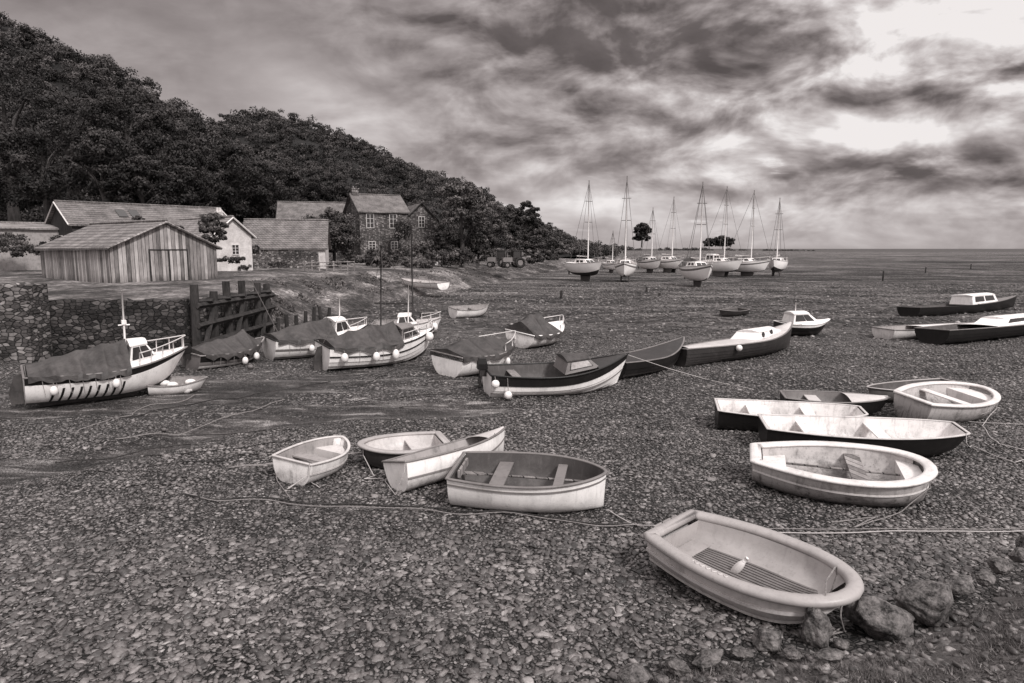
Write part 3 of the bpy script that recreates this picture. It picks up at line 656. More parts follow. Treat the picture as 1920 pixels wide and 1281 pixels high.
# walls
def wall(name,label,A0,B0,z0,z1,th,mat,jit=.05,n=None):
    A0=Vector(A0);B0=Vector(B0); L=(B0-A0).length; n=n or max(8,int(L/.25)); k=10; dr=(B0-A0)/L; nr=Vector((dr.y,-dr.x)); rows=[]
    prof=[(0,z0)]+[(0,lerp(z0,z1,i/k)) for i in range(1,k+1)]+[(th,z1),(th,z0)]
    for i in range(n+1):
        p=A0+dr*(L*i/n); row=[]
        for j,(o,z) in enumerate(prof):
            q=p-nr*(o-.06*(1-(z-z0)/(z1-z0))); q3=Vector((q.x,q.y,z+(jit*1.6*noise.noise(Vector((i*.9,3,z0))) if z>z1-.01 else 0)))
            kk=jit*noise.noise(q3*2.3); row.append((q3.x+nr.x*kk,q3.y+nr.y*kk,q3.z))
        rows.append(row)
    mb=MB().grid(rows); 
    for r_ in (rows[0],rows[-1]): mb.add(r_,[tuple(range(len(r_)))])
    return meta(mb.build(name,mat,smooth=False),label,'wall')
wall('quay_wall','dark rubble-stone quay retaining wall',(-60,26.9),(-13.1,27.2),-.2,2.25,.5,m_stone,.08)
wall('quay_wall','dark rubble-stone quay wall behind the timber piles',(-13.15,27.2),(-12.75,36.),-.2,2.2,.5,m_stone,.08)
wall('quay_pier','pale stone pier end standing proud of the quay',(-30,25.6),(-18.2,25.6),-.2,2.95,1.2,m_stonel,.07)
wall('garden_wall','low stone garden wall beside the road',(X(412,67),67),(X(602,70),70),1.9,4.0,.4,m_stoneh,.05)
wall('garden_wall','low stone garden wall below the tall house',(X(690,86),86),(X(800,90),90),1.6,3.2,.4,m_stoneh,.05)
# timber jetty
E=empty('timber_jetty',(0,0,0),label='dark decaying open timber frame of posts and beams against the quay',cat='jetty')
a=Vector((-12.6,27.0));b_=Vector((-12.2,34.2))
for k in range(6):
    p=a.lerp(b_,k/5); h=2.6+random.uniform(-.3,.3)
    mb=MB().tube([(p.x,p.y,-.3),(p.x+random.uniform(-.1,.1),p.y,h)],[.19,.16],7); mb.build('post',m_timber,E)
for z in (.5,1.25,2.05):
    q0=a.lerp(b_,-.02); q1=a.lerp(b_,1.02)
    mb=MB().tube([(q0.x+.2,q0.y,z),((q0.x+q1.x)/2+.2,(q0.y+q1.y)/2,z+random.uniform(-.08,.08)),(q1.x+.2,q1.y,z+random.uniform(-.15,.15))],.12,4); mb.build('beam',m_timber,E)
for k in range(3):
    p=a.lerp(b_,k/2.6); MB().tube([(p.x+.3,p.y-.2,-.1),(p.x+.2,p.y+1.5,2.2)],.11,6).build('brace',m_timber,E)
for k in range(5):
    p=a.lerp(b_,.1+k*.2); MB().tube([(p.x-.4,p.y,2.15),(p.x+.45,p.y+random.uniform(-.1,.1),2.2)],.1,4).build('cross_beam',m_timber,E)
for k in range(7):
    p=Vector((-12.2,35.2)).lerp(Vector((-11.6,43)),k/6); h=.9-k*.06+random.uniform(-.2,.2)
    meta(MB().tube([(p.x,p.y,-.3),(p.x+random.uniform(-.1,.1),p.y,h)],[.13,.1],7).build('mooring_post',m_timber),'dark timber pile at the foot of the slope','post','timber piles along the slope')
for (u,v,h) in [(1655,527,1.3),(1052,560,.7),(790,620,.9),(1212,548,.5),(1735,512,1.),(1820,505,1.1),(1236,556,.3)]:
    p=G(u,v); meta(MB().tube([(p.x,p.y,-.2),(p.x+.03,p.y,h)],[.12,.1],7).build('mooring_post',m_timber),'short timber post standing in the mud','post','posts in the mud')
E=empty('timber_fence',(0,0,0),label='low pale timber post and rail fence by the road',cat='fence')
f0=Vector((X(575,66),66));f1=Vector((X(668,70),70))
for k in range(8):
    p=f0.lerp(f1,k/7); MB().box((p.x,p.y,2.55),(.1,.1,1.)).build('post',m_wood,E)
for z in (2.6,2.95): MB().tube([(f0.x,f0.y-.08,z),(f1.x,f1.y-.08,z)],.05,4).build('rail',m_wood,E)
def tractor(u,Y,z,rz,label):
    E=empty('tractor',(X(u,Y),Y,z),(0,0,rz),label=label,cat='tractor',group='tractors parked by the slipway')
    mb=MB().box((.9,0,1.15),(1.7,.7,.6),taper=.9); mb.box((1.72,0,1.1),(.1,.6,.5)); mb.box((-.3,0,.85),(1.2,.6,.5)); mb.tube([(1.1,.2,1.4),(1.1,.2,2.)],.05,6); mb.build('body',m_mid,E)
    mb=MB()
    for x,y in ((-.8,.55),(-.8,-.55),(.35,.5),(.35,-.5)): mb.tube([(x,y,1.1),(x*.9,y*.9,2.35)],.05,5)
    mb.box((-.25,0,2.4),(1.4,1.2,.1)); mb.box((-.25,0,1.15),(1.2,1.1,.12)); mb.build('cab',m_dark,E)
    MB().box((-.25,0,1.8),(1.05,.9,1.)).build('window',m_glass,E)
    for x,y,r in ((-.5,.8,.75),(-.5,-.8,.75),(1.3,.7,.45),(1.3,-.7,.45)):
        mb=MB(); mb.tube([(x+math.cos(a*pi/8)*r*.78,y,r+math.sin(a*pi/8)*r*.78) for a in range(16)],r*.22,6,closed=True); wv=mb.build('wheel',m_tyre,E,smooth=True)
        MB().tube([(x,y-.08,r),(x,y+.08,r)],r*.5,10).build('rim',m_mid,wv)
tractor(965,93,1.65,D2(200),'old tractor with cab parked near the slipway'); tractor(938,95,1.65,D2(170),'old tractor parked beside another tractor')
# ---------------- boats ----------------
class Boat:
    def __init__(s,name,label,cat,st,bw,B,D,roll=0,pitch=0,group=None,bands=((0,m_white),),inner=m_inner,gun=(.03,.03,.03,None),th=.035,clinker=0,z0=0,sink=.04,
                 tr=.75,tm=.42,br=0.,p=2.,q=1.,sb=.25,ss=.05,rake=.2,e=.72,kb=.3,ks=0.,flare=.12,innerf=.6,floor=None):
        s.__dict__.update(locals()); s.D=D
        ps=st if isinstance(st,Vector) else G(st[0],st[1],D*(1+ss)+z0); pb=bw if isinstance(bw,Vector) else G(bw[0],bw[1],D*(1+sb)+z0)
        s.L=math.hypot(pb.x-ps.x,pb.y-ps.y); yaw=math.atan2(pb.y-ps.y,pb.x-ps.x)
        c=(ps+pb)/2; R=Euler((D2(roll),D2(pitch),yaw),'XYZ')
        T=[i/36 for i in range(37)]
        if clinker:
            vs=[]; 
            for j in range(clinker): vs+=[(j/clinker,.02),((j+1)/clinker,0.)]
        else: vs=[(i/12,0.) for i in range(13)]
        prof=[(-1,v,o) for v,o in reversed(vs)]+[(1,v,o) for v,o in (vs[1:] if not clinker else vs)]
        mats=[]; 
        for _,m in bands:
            if m not in mats: mats.append(m)
        if inner not in mats: mats.append(inner)
        def bi(v):
            r=bands[0][1]
            for v0,m in bands:
                if v>=v0-1e-6: r=m
            return mats.index(r)
        mb=MB(); rows=[]
        for t in T: rows.append([s.pt(t,v,sg,0,o) for sg,v,o in prof])
        mi=[bi(min(prof[j][1],prof[j+1][1])) for j in range(len(prof)-1)]
        mb.grid(rows,mi)
        topm=bi(.7)
        mb.add(rows[0],[tuple(range(len(prof)))],topm)
        if br>0: mb.add(rows[-1],[tuple(range(len(prof)))],topm)
        outer=list(mb.V)
        s.t0=.0+1.3*th/s.L; s.t1=1-(2.2*th/s.L if br==0 and q>.8 else 1.6*th/s.L)
        rows=[]
        for t in T:
            tt=lerp(s.t0,s.t1,t); rows.append([s.pt(tt,i/8,sg,th) for sg,i in [(-1,i) for i in range(8,-1,-1)]+[(1,i) for i in range(1,9)]])
        ix=mats.index(inner); mb.grid(rows,ix); mb.add(rows[0],[tuple(range(17))],ix)
        if br>0: mb.add(rows[-1],[tuple(range(17))],ix)
        s.E=empty(name,(0,0,0),R,label=label,cat=cat,group=group)
        Rm=R.to_matrix(); zmin=min((Rm@Vector(v)).z for v in outer)
        s.E.location=(c.x,c.y,z0+gh(c.x,c.y)-zmin-sink)
        s.hull=mb.build('hull',mats,s.E,angle=50)
        wo,wi,h,gm=gun; gm=gm or m_rail
        tl=[i/40 for i in range(37)]+[.925,.95,.965,.98,.99,1.]
        path=[Vector(s.pt(t,1,-1)) for t in tl]+[Vector(s.pt(t,1,1)) for t in reversed(tl)]
        if br==0: k_=len(tl); path=path[:k_-1]+path[k_:]
        n=len(path); rows=[]
        for i,pp in enumerate(path):
            a=path[i-1]; b_=path[(i+1)%n]; tn=(b_-a); tn.z=0
            tn=tn.normalized() if tn.length>1e-6 else Vector((1,0,0)); nn=Vector((tn.y,-tn.x,0))
            row=[]
            for k in range(12):
                a_=2*pi*k/12; ca,sa=math.cos(a_),math.sin(a_); ex=.6 if h<.08 else .85; ca=math.copysign(abs(ca)**ex,ca); sa=math.copysign(abs(sa)**ex,sa)
                off=ca*(wo+wi)/2+(wo-wi)/2; row.append(pp+nn*off+Vector((0,0,sa*h/2+h*.2)))
            rows.append(row)
        rows.append(rows[0]); MB().grid(rows,0,True).build('gunwale',gm,s.E,smooth=True)
    def sheer(s,t):
        a=max(0,(t-s.tm)/(1-s.tm)); w=max(0,(s.tm-t)/s.tm); return s.D*(1+s.sb*a*a+s.ss*w*w)
    def half(s,t):
        if t<s.tm: k=s.tr+(1-s.tr)*math.sin(pi/2*t/s.tm)
        else:
            a=(t-s.tm)/(1-s.tm); k=s.br+(1-s.br)*max(0,1-a**s.p)**s.q
        return s.B/2*k
    def pt(s,t,v,sg=1,th=0,o=0):
        a_=max(0,(t-s.tm)/(1-s.tm)); b=max(s.half(t)-th,.003)
        kz=s.D*(s.kb*max(0,(t-.6)/.4)**2+s.ks*max(0,(.35-t)/.35)**2)+(max(th*1.4,s.floor or 0) if th else 0); sz=s.sheer(t); kz=min(kz,sz*.95)
        A_=v*pi/2; e=lerp(s.e,1.15,a_**2) if s.br==0 and s.q>.8 else s.e
        sn=max(0,math.sin(A_))**e; cs=max(1e-9,math.cos(A_))**e
        zn=1-cs; y=b*sn*(1-s.flare*(1-zn))
        x=-s.L/2+s.L*t-s.rake*(1-zn)*a_**3
        if o: y+=o; 
        return (x,sg*y,kz+(sz-kz)*zn)
    def yat(s,t,z,th):
        b=0
        for i in range(41):
            q=s.pt(t,i/40,1,th)
            if q[2]<=z: b=q[1]
        return b
    def thwart(s,t,w=.24,drop=.14,mat=None,name='thwart'):
        z=s.sheer(t)-drop; x=s.pt(t,1)[0]; y=min(s.yat(t-w/2/s.L,z,s.th),s.yat(t+w/2/s.L,z,s.th))+.015
        MB().box((x,0,z),(w,2*y,.03)).build(name,mat or m_rail,s.E); return s
    def fill(s,t0,t1,drop,mat,name='bow_locker'):
        rows=[]
        for i in range(11):
            t=lerp(t0,t1,i/10); z=s.sheer(t)-drop; y=s.yat(t,z,s.th)+.01; x=s.pt(t,1)[0]; rows.append([(x,-y,z),(x,0,z),(x,y,z)])
        mb=MB().grid(rows)
        t=t1 if t0<.3 else t0; x=s.pt(t,1)[0]; z=s.sheer(t)-drop
        y=s.yat(t,z,s.th); zz=s.pt(t,0,1,s.th)[2]; mb.add([(x,-y,z),(x,y,z),(x,y*.8,zz+.02),(x,-y*.8,zz+.02)],[(0,1,2,3)])
        mb.build(name,mat,s.E); return s
    def boards(s,t0,t1,h,mat,n=7,name='floor_boards',wf=.75):
        mb=MB(); 
        for k in range(n):
            yy=lerp(-1,1,(k+.5)/n); rows=[]
            for i in range(9):
                t=lerp(t0,t1,i/8); z=s.pt(t,0,1,s.th)[2]+h; y=s.yat(t,z,s.th)*wf; x=s.pt(t,1)[0]; w=y/n*.6; rows.append([(x,yy*y-w,z-.03),(x,yy*y-w,z),(x,yy*y+w,z),(x,yy*y+w,z-.03)])
            mb.grid(rows)
        mb.build(name,mat,s.E); return s
    def deck(s,t0,t1,mat,camber=.06,drop=.0,name='deck'):
        rows=[]
        for i in range(17):
            t=lerp(t0,t1,i/16); q=s.pt(t,1); rows.append([(q[0],q[1]*u*.985,q[2]-drop+camber*(1-u*u)) for u in [k/5-1 for k in range(11)]])
        MB().grid(rows).build(name,mat,s.E,smooth=True); return s
    def tarp(s,t0,t1,hs,mat=None,skirt=.15,seed=0,name='canvas_cover',pw=1.12):
        rows=[]; us=[-1.,-1.,-.97]+[-.9+.1*k for k in range(9)]+[-.03,.03]+[.1*k for k in range(1,10)]+[.97,1.,1.]
        n=72; nh=len(hs)-1
        for i in range(n+1):
            f=i/n; t=lerp(t0,t1,f); q=s.pt(min(t,.995),1); h=interp([(k/nh,v) for k,v in enumerate(hs)],f); row=[]
            seg=(f*nh)%1.; sag=-.22*h*math.sin(pi*seg)
            for j,u in enumerate(us):
                au=abs(u); z=q[2]+.05+h*(1-au**pw)+sag*(.35+(1-au)*2.6*au); y=(q[1]+.05)*u
                if j in (0,len(us)-1): z-=skirt*(1+.3*math.sin(f*nh*pi*2+seed)); y*=1.02
                ph=f*nh*pi*4+seed
                fold=.03*math.sin(ph+2.6*(1-au))*au*(1.2-au)*3*(.5+abs(noise.noise(Vector((f*5,seed,0)))))+.022*noise.noise(Vector((f*s.L*1.8+u,u*1.6,seed)))
                row.append((q[0],y,z+fold*min(1,h*3+.1)))
            rows.append(row)
        mb=MB().grid(rows)
        for r_ in (rows[0],rows[-1]): mb.add(r_,[tuple(range(len(us)))])
        c=mb.build(name,mat or m_cover,s.E,angle=60)
        for k in range(1,nh*2):
            f=k/(nh*2); t=lerp(t0,t1,f)
            for sg in (-1,):
                q=s.pt(t,1,sg); q2=s.pt(t,.7,sg); MB().tube([(q[0],q[1]*1.05,q[2]-.08),(q[0]+.05,q2[1]*1.06,q2[2])],.007,4).build('lashing',m_ropel,c)
        return s
    def cabin(s,t0,t1,wf,h,mat=None,f0=.1,f1=.35,wins=((.12,.45),(.55,.88)),front=True,zoff=.02,roofm=None,name='cabin',aft=False,tw=.85,wv=(.3,.82),port=False,gm=None):
        q0=s.pt(t0,1);q1=s.pt(t1,1); w0=s.half(t0)*wf; w1=s.half(t1)*wf; zb0=q0[2]-.03+zoff; zb1=q1[2]-.03+zoff; zt=max(zb0,zb1)+h
        if zb1>zb0: zt0=zb0+h; zt1=zb0+h+.02
        else: zt0=zt1=zt
        B_=[Vector((q0[0],-w0,zb0)),Vector((q1[0],-w1,zb1)),Vector((q1[0],w1,zb1)),Vector((q0[0],w0,zb0))]
        T_=[Vector((q0[0]+f0,-w0*tw,zt0)),Vector((q1[0]-f1,-w1*tw,zt1)),Vector((q1[0]-f1,w1*tw,zt1)),Vector((q0[0]+f0,w0*tw,zt0))]
        mb=MB().add(B_+T_,[(0,1,5,4),(1,2,6,5),(2,3,7,6),(3,0,4,7)])
        c=mb.build(name,mat or m_white,s.E)
        rows=[]
        for f in [0,.02,.25,.5,.75,.98,1]:
            a=T_[0].lerp(T_[1],f); x=a.x+(-.05 if f==0 else .05 if f==1 else 0); y=abs(a.y)+.03
            rows.append([(x,y*u,a.z+.0+(.09*(1-u*u)) - (.02 if f in(0,1) else 0)) for u in (-1,-.8,-.4,0,.4,.8,1)]+[(x,y,a.z-.04),(x,-y,a.z-.04)])
        mb=MB().grid(rows,0,True)
        for r_ in (rows[0],rows[-1]): mb.add(r_,[tuple(range(9))])
        mb.build('cabin_roof',roofm or mat or m_white,c)
        def pane(P00,P10,P11,P01,u0,u1,v0,v1):
            def bl(u,v): return P00.lerp(P10,u).lerp(P01.lerp(P11,u),v)
            nn=(P10-P00).cross(P01-P00).normalized()
            cen=(P00+P11)/2; 
            if nn.dot(cen-Vector(((q0[0]+q1[0])/2,0,cen.z)))<0: nn=-nn
            for kind,m_,o,g_ in (('window_frame',m_dark,.006,.025),('window',gm or m_glass,.013,0)):
                if port:
                    cc=bl((u0+u1)/2,(v0+v1)/2); ax=(P10-P00).normalized(); ay=nn.cross(ax); r=.09+g_
                    mb=MB().add([cc+nn*o+ax*math.cos(k*pi/8)*r+ay*math.sin(k*pi/8)*r for k in range(16)],[tuple(range(16))])
                else:
                    lu=(P10-P00).length; lv=(P01-P00).length; gu=g_/lu; gv=g_/max(lv,.1)
                    mb=MB().add([bl(u0-gu,v0-gv)+nn*o,bl(u1+gu,v0-gv)+nn*o,bl(u1+gu,v1+gv)+nn*o,bl(u0-gu,v1+gv)+nn*o],[(0,1,2,3)])
                mb.build(kind,m_,c)
        for u0,u1 in wins:
            pane(B_[0],B_[1],T_[1],T_[0],u0,u1,*wv); pane(B_[3],B_[2],T_[2],T_[3],u0,u1,*wv)
        if front and not port:
            pane(B_[1],B_[2],T_[2],T_[1],.08,.46,.25,.85); pane(B_[1],B_[2],T_[2],T_[1],.54,.92,.25,.85)
        if aft: pane(B_[0],B_[3],T_[3],T_[0],.1,.9,.25,.85)
        s.ct=max(zt0,zt1); return s
    def railing(s,t0,t1,h,n=4,both=True,r=.018):
        mb=MB(); P_=[]
        for i in range(13):
            t=lerp(t0,t1,i/12); q=s.pt(t,1,-1); P_.append((q[0],q[1]*.93,q[2]+h))
        Q_=[(x,-y,z) for x,y,z in reversed(P_)]
        if t1>.9: mb.tube(P_+Q_,r,5)
        else: mb.tube(P_,r,5); mb.tube(Q_,r,5)
        for i in range(n):
            t=lerp(t0,t1,i/(n-1)*.95 if n>1 else 0)
            for sg in (-1,1):
                q=s.pt(t,1,sg); mb.tube([(q[0],q[1]*.95,q[2]),(q[0],q[1]*.93,q[2]+h)],r,5)
        mb.build('pulpit_rail',m_steel,s.E,smooth=True); return s
    def mast(s,t,h,r=.04,stays=True,mat=None,boom=0,base=None,lean=0,sr=.012):
        q=s.pt(t,1); z=q[2] if base is None else base; mt=mat or m_steel
        mb=MB().tube([(q[0],0,z-.1),(q[0]+lean,0,z+h)],[r,r*.7],8); mo=mb.build('mast',mt,s.E,smooth=True)
        if boom: MB().tube([(q[0],0,z+.9),(q[0]-boom,0,z+.95)],r*.8,7).build('boom',mt,mo,smooth=True)
        if stays:
            mb=MB(); tp=(q[0]+lean,0,z+h*.97)
            for tt,sg in ((1.,0),(0.,0),(t-.03,1),(t-.03,-1)):
                w=s.pt(tt,1,1); mb.tube([tp,(w[0],w[1]*sg*.95,w[2])],sr,4)
            if h>5:
                for zz in (.5,.75): mb.tube([(q[0],-s.B*.2,z+h*zz),(q[0],s.B*.2,z+h*zz)],sr*1.6,4)
            mb.build('rigging',m_darksteel,mo)
        return s
    def fender(s,t,side,r=.11,long=1.3,drop=.3):
        q=s.pt(t,1,side); c=(q[0],q[1]+side*r*.9,q[2]-drop)
        o=MB().ell(c,(r,r,r*long),12,10).build('fender',m_rubber,s.E,smooth=True)
        MB().tube([(q[0],q[1],q[2]+.03),(c[0],c[1],c[2]+r*long)],.01,4).build('lanyard',m_rope,o); return s
    def outboard(s,off=0,tilt=0):
        x=-s.L/2; z=s.sheer(0); mb=MB()
        mb.box((x-.1,off,z-.05),(.2,.18,.26)); mb.tube([(x-.14,off,z+.05),(x-.22-tilt,off,z-.5+tilt)],[.06,.045],8); mb.tube([(x-.22-tilt,off,z-.45+tilt),(x-.36-tilt,off,z-.45+tilt)],.05,8)
        o=mb.build('outboard_motor',m_dark,s.E); MB().box((x-.12,off,z+.12),(.3,.24,.16),taper=.95).box((x-.12,off,z+.28),(.28,.22,.16),taper=.7).build('cowling',m_black,o,smooth=False); return s
    def rudder(s,h=.9,w=.35,mat=None):
        x=-s.L/2; z=s.sheer(0); mb=MB()
        mb.add([(x-.02,-.02,z*.95),(x-.02-w*.5,-.02,z*.9),(x-w,-.02,z*.35),(x-w*.9,-.02,.0),(x-.02,-.02,.0),(x-.02,.02,z*.95),(x-.02-w*.5,.02,z*.9),(x-w,.02,z*.35),(x-w*.9,.02,.0),(x-.02,.02,.0)],[(0,1,2,3,4),(9,8,7,6,5),(0,5,6,1),(1,6,7,2),(2,7,8,3),(3,8,9,4)])
        mb.build('rudder',mat or m_anti,s.E); return s
    def stripe(s,v,w,mat,out=.012,name='rubbing_strake',t0=0,t1=1.):
        for sg in (-1,1):
            mb=MB(); rows=[]
            for i in range(31):
                t=lerp(t0,t1,i/30); q=Vector(s.pt(t,v,sg)); o=out
                rows.append([(q.x,q.y-sg*.01,q.z-w/2),(q.x,q.y+sg*o,q.z-w/2),(q.x,q.y+sg*o,q.z+w/2),(q.x,q.y-sg*.01,q.z+w/2)])
            mb.grid(rows,0,True); mb.build(name,mat,s.E)
        return s
    def keelfin(s,h,t0=.3,t1=.65,twin=0):
        for k in ((-1,1) if twin else (0,)):
            x0=s.pt(t0,1)[0];x1=s.pt(t1,1)[0]; y=k*twin
            mb=MB().add([(x0,y-.08,.25),(x1,y-.08,.25),(x1-.25,y*1.25-.06,-h),(x0+.1,y*1.25-.06,-h),(x0,y+.08,.25),(x1,y+.08,.25),(x1-.25,y*1.25+.06,-h),(x0+.1,y*1.25+.06,-h)],[(0,1,2,3),(7,6,5,4),(0,4,5,1),(1,5,6,2),(2,6,7,3),(3,7,4,0)])
            mb.build('keel',m_anti,s.E)
        return s
    def oar(s,y,z,t0=.15,t1=.85):
        x0=s.pt(t0,1)[0];x1=s.pt(t1,1)[0]
        MB().tube([(x0,y,z),(x1,y*.4,z+.02)],.02,6).box((x0-.15,y,z),(.45,.12,.02)).build('oar',m_wood,s.E); return s
    def w(s,t,v,sg=1,dz=0):
        bpy.context.view_layer.update(); q=s.pt(t,v,sg); return s.E.matrix_world@Vector((q[0],q[1],q[2]+dz))
DG='small tenders drawn up on the shingle'; MG='boats moored in the drying harbour'
# --- A: near plastic dinghy
A_=Boat('plastic_dinghy','grey moulded plastic dinghy with rounded rim on the pebbles','dinghy',(1256,992),(1602,1112),1.5,.45,roll=3,pitch=2,group=DG,bands=((0,m_dirtywhite),(.35,m_lgrey)),inner=m_grey,gun=(.06,.13,.12,m_grey),th=.13,tr=.68,tm=.48,p=2.4,q=.53,sb=.12,ss=0,rake=.3,e=.55,kb=.35,floor=.07)
A_.stripe(.62,.035,m_lgrey,.02,'moulded_band'); A_.boards(.16,.82,.024,m_mid,11,'ribbed_floor',.85); A_.fill(.0+.07,.18,.24,m_grey,'stern_seat')
A_.stripe(.9,.04,m_lgrey,.03,'gunwale_lip')
mb=MB().ell((0,0,0),(.055,.055,.16),12,10).tube([(0,0,.15),(0,0,.22)],.025,8)
o=mb.build('plastic_bottle',m_rubber,smooth=True); o.location=A_.w(.42,0,1,.24); o.rotation_euler=(.5,.35,.3); meta(o,'white plastic bailer bottle lying inside the grey dinghy','bottle')
q=A_.pt(0,1); MB().box((q[0]-.06,0,A_.D-.03),(.06,.5,.16)).build('motor_bracket',m_wood,A_.E)
mb=MB(); pts=[]
for k in range(46):
    f=k/45; t=.34+.2*f; a=A_.pt(t,1,-1); pts.append((a[0],a[1]+.03+.02*math.sin(f*38),a[2]+.085))
mb.tube(pts,.006,4); mb.build('embossed_script',m_lgrey,A_.E)
q=A_.pt(.93,1,-1); MB().tube([(q[0],q[1]+.05,q[2]+.08),(q[0]-.05,q[1]+.15,q[2]+.2),(q[0]-.05,0,q[2]+.3),(q[0]-.1,-q[1]*.4,q[2]+.1),(q[0]-.15,-q[1]*.3,q[2]-.2)],.009,5).build('handle_rope',m_rope,A_.E)
# --- B white dinghy
B_=Boat('white_dinghy','white dinghy with dark grey interior on the pebbles','dinghy',(856,873),(1137,886),1.5,.6,roll=4,group=DG,bands=((0,m_white),),inner=m_innerd,gun=(.03,.03,.035,m_mid),tr=.8,tm=.42,p=2.3,q=.72,sb=.06,ss=.02,rake=.04,e=.6,kb=.04)
B_.thwart(.3,.25,.16,m_mid).thwart(.7,.16,.12,m_mid).boards(.1,.75,.03,m_innerd,5).oar(.2,.4); B_.stripe(.97,.03,m_mid,.01)
MB().box((B_.pt(.05,1)[0],0,B_.D-.02),(.04,.6,.12)).build('motor_pad',m_wood,B_.E)
# --- C
C_=Boat('cream_dinghy','pale dinghy lying on its bilge beside the other tenders','dinghy',(748,868),(956,812),1.12,.52,roll=-13,pitch=-2,group=DG,bands=((0,m_dirtywhite),(.7,m_white)),inner=m_inner,gun=(.03,.03,.035,m_mid),tr=.72,q=.95,sb=.15,rake=.15,kb=.2)
C_.stripe(.72,.03,m_mid,.015).thwart(.35).thwart(.65).deck(.72,.99,m_lgrey,.05)
# --- D
D_=Boat('round_dinghy','dark-hulled dinghy with a wide pale rim','dinghy',(832,818),(674,830),1.35,.44,roll=0,group=DG,bands=((0,m_dark),),inner=m_lgrey,gun=(.05,.09,.06,m_grey),th=.08,tr=.7,tm=.45,p=2.2,q=.6,sb=.12,rake=.1,e=.6,floor=.08)
D_.thwart(.35,.22,.1,m_lgrey).fill(.72,.94,.12,m_lgrey).oar(.15,.3)
# --- E
E_=Boat('tub_dinghy','small off-white dinghy with ropes over its stern','dinghy',(544,860),(638,816),1.1,.45,roll=4,group=DG,bands=((0,m_dirtywhite),),inner=m_inner,gun=(.03,.03,.035,m_lgrey),th=.05,tr=.82,tm=.45,p=2.2,q=.7,sb=.2,rake=.15,e=.6,kb=.2)
E_.thwart(.45,.22,.14,m_inner).fill(.75,.95,.14,m_lgrey); E_.stripe(.85,.03,m_lgrey)
# --- right group
F1=Boat('fibreglass_dinghy','dirty tan fibreglass dinghy with broad flat rim and wooden thwart','dinghy',(1412,842),(1748,868),1.8,.58,roll=6,pitch=0,group=DG,bands=((0,m_tan),),inner=m_tan,gun=(.06,.15,.08,m_cream),th=.13,tr=.45,tm=.55,p=2.4,q=.5,sb=.1,ss=0.05,rake=.1,e=.6,kb=.12,ks=.25,floor=.07)
F1.thwart(.6,.26,.12,m_wood).fill(.04,.2,.16,m_cream,'stern_seat').fill(.84,.95,.1,m_cream).boards(.22,.75,.02,m_tan,5).oar(.2,.4)
F1.stripe(.9,.03,m_cream)
F2=Boat('punt','long dark-hulled punt with white interior','punt',(1430,788),(1800,800),1.35,.54,roll=5,group=DG,bands=((0,m_black),),inner=m_dirtywhite,gun=(.03,.03,.03,m_lgrey),tr=.7,tm=.5,br=.5,p=2.3,q=.8,sb=.12,ss=.1,rake=.25,e=.5,ks=.2)
F2.thwart(.25,.35,.12,m_dirtywhite).thwart(.6,.25,.12,m_dirtywhite)
F3=Boat('punt','dark flat-bottomed punt with pale interior','punt',(1344,757),(1618,768),1.35,.5,roll=4,group=DG,bands=((0,m_black),),inner=m_dirtywhite,gun=(.03,.03,.03,m_lgrey),tr=.75,tm=.5,br=.45,p=2.3,q=.8,sb=.12,ss=.1,rake=.2,e=.5)
F3.thwart(.3,.5,.1,m_dirtywhite).thwart(.65,.25,.12,m_dirtywhite)
F4=Boat('decked_dinghy','dark dinghy with light grey deck','dinghy',(1468,738),(1668,744),1.2,.45,roll=2,group=DG,bands=((0,m_black),),inner=m_mid,gun=(.03,.03,.03,m_mid),tr=.7,q=.8,sb=.1)
F4.deck(.6,.98,m_lgrey).thwart(.3,.3,.1,m_lgrey)
F5=Boat('tan_dinghy','brownish open dinghy behind the others','dinghy',(1790,712),(1626,722),1.2,.4,roll=-2,group=DG,bands=((0,m_mid),),inner=m_innerd,gun=(.03,.03,.03,m_grey),tr=.75,q=.8)
F5.thwart(.4)
F6=Boat('round_dinghy','pale tan rounded tender with wide rim','dinghy',(1706,742),(1840,722),1.7,.62,roll=8,group=DG,bands=((0,m_tan),),inner=m_tan,gun=(.05,.12,.06,m_cream),th=.1,tr=.6,tm=.5,p=2.3,q=.55,sb=.1,rake=.2,e=.6,kb=.25,floor=.07)
F6.thwart(.5,.25,.1,m_cream).fill(.78,.94,.1,m_cream)
# --- G clinker open boat
Gb=Boat('clinker_boat','dark and white clinker launch with small canvas cuddy','fishing boat',(912,690),(1176,658),1.8,.72,roll=4,group=MG,bands=((0,m_anti),(.14,m_white),(.5,m_white),(.8,m_black)),inner=m_innerd,gun=(.035,.03,.05,m_black),clinker=7,tr=.72,tm=.42,p=2.,q=.95,sb=.6,ss=.12,rake=.35,e=.66,kb=.3)
Gb.deck(.74,.98,m_dark,.05).cabin(.5,.76,.66,.4,m_mid,.12,.34,wins=((.15,.85),),front=True,roofm=m_cover,name='canvas_cuddy',gm=m_coverl).thwart(.2,.25,.15).outboard(.1).fender(.1,-1,.12,1,.5).fender(.02,-1,.12,1,.2).stripe(.62,.04,m_mid,.028)
# --- H
Hb=Boat('dark_hull','derelict dark wooden hull on its side','boat',(1150,676),(1281,632),1.4,.6,roll=2,group=MG,bands=((0,m_dark),(.6,m_black)),inner=m_innerd,gun=(.03,.03,.04,m_mid),clinker=6,sb=.7,q=.95,rake=.3)
Hb.deck(.0,.98,m_dark,.04)
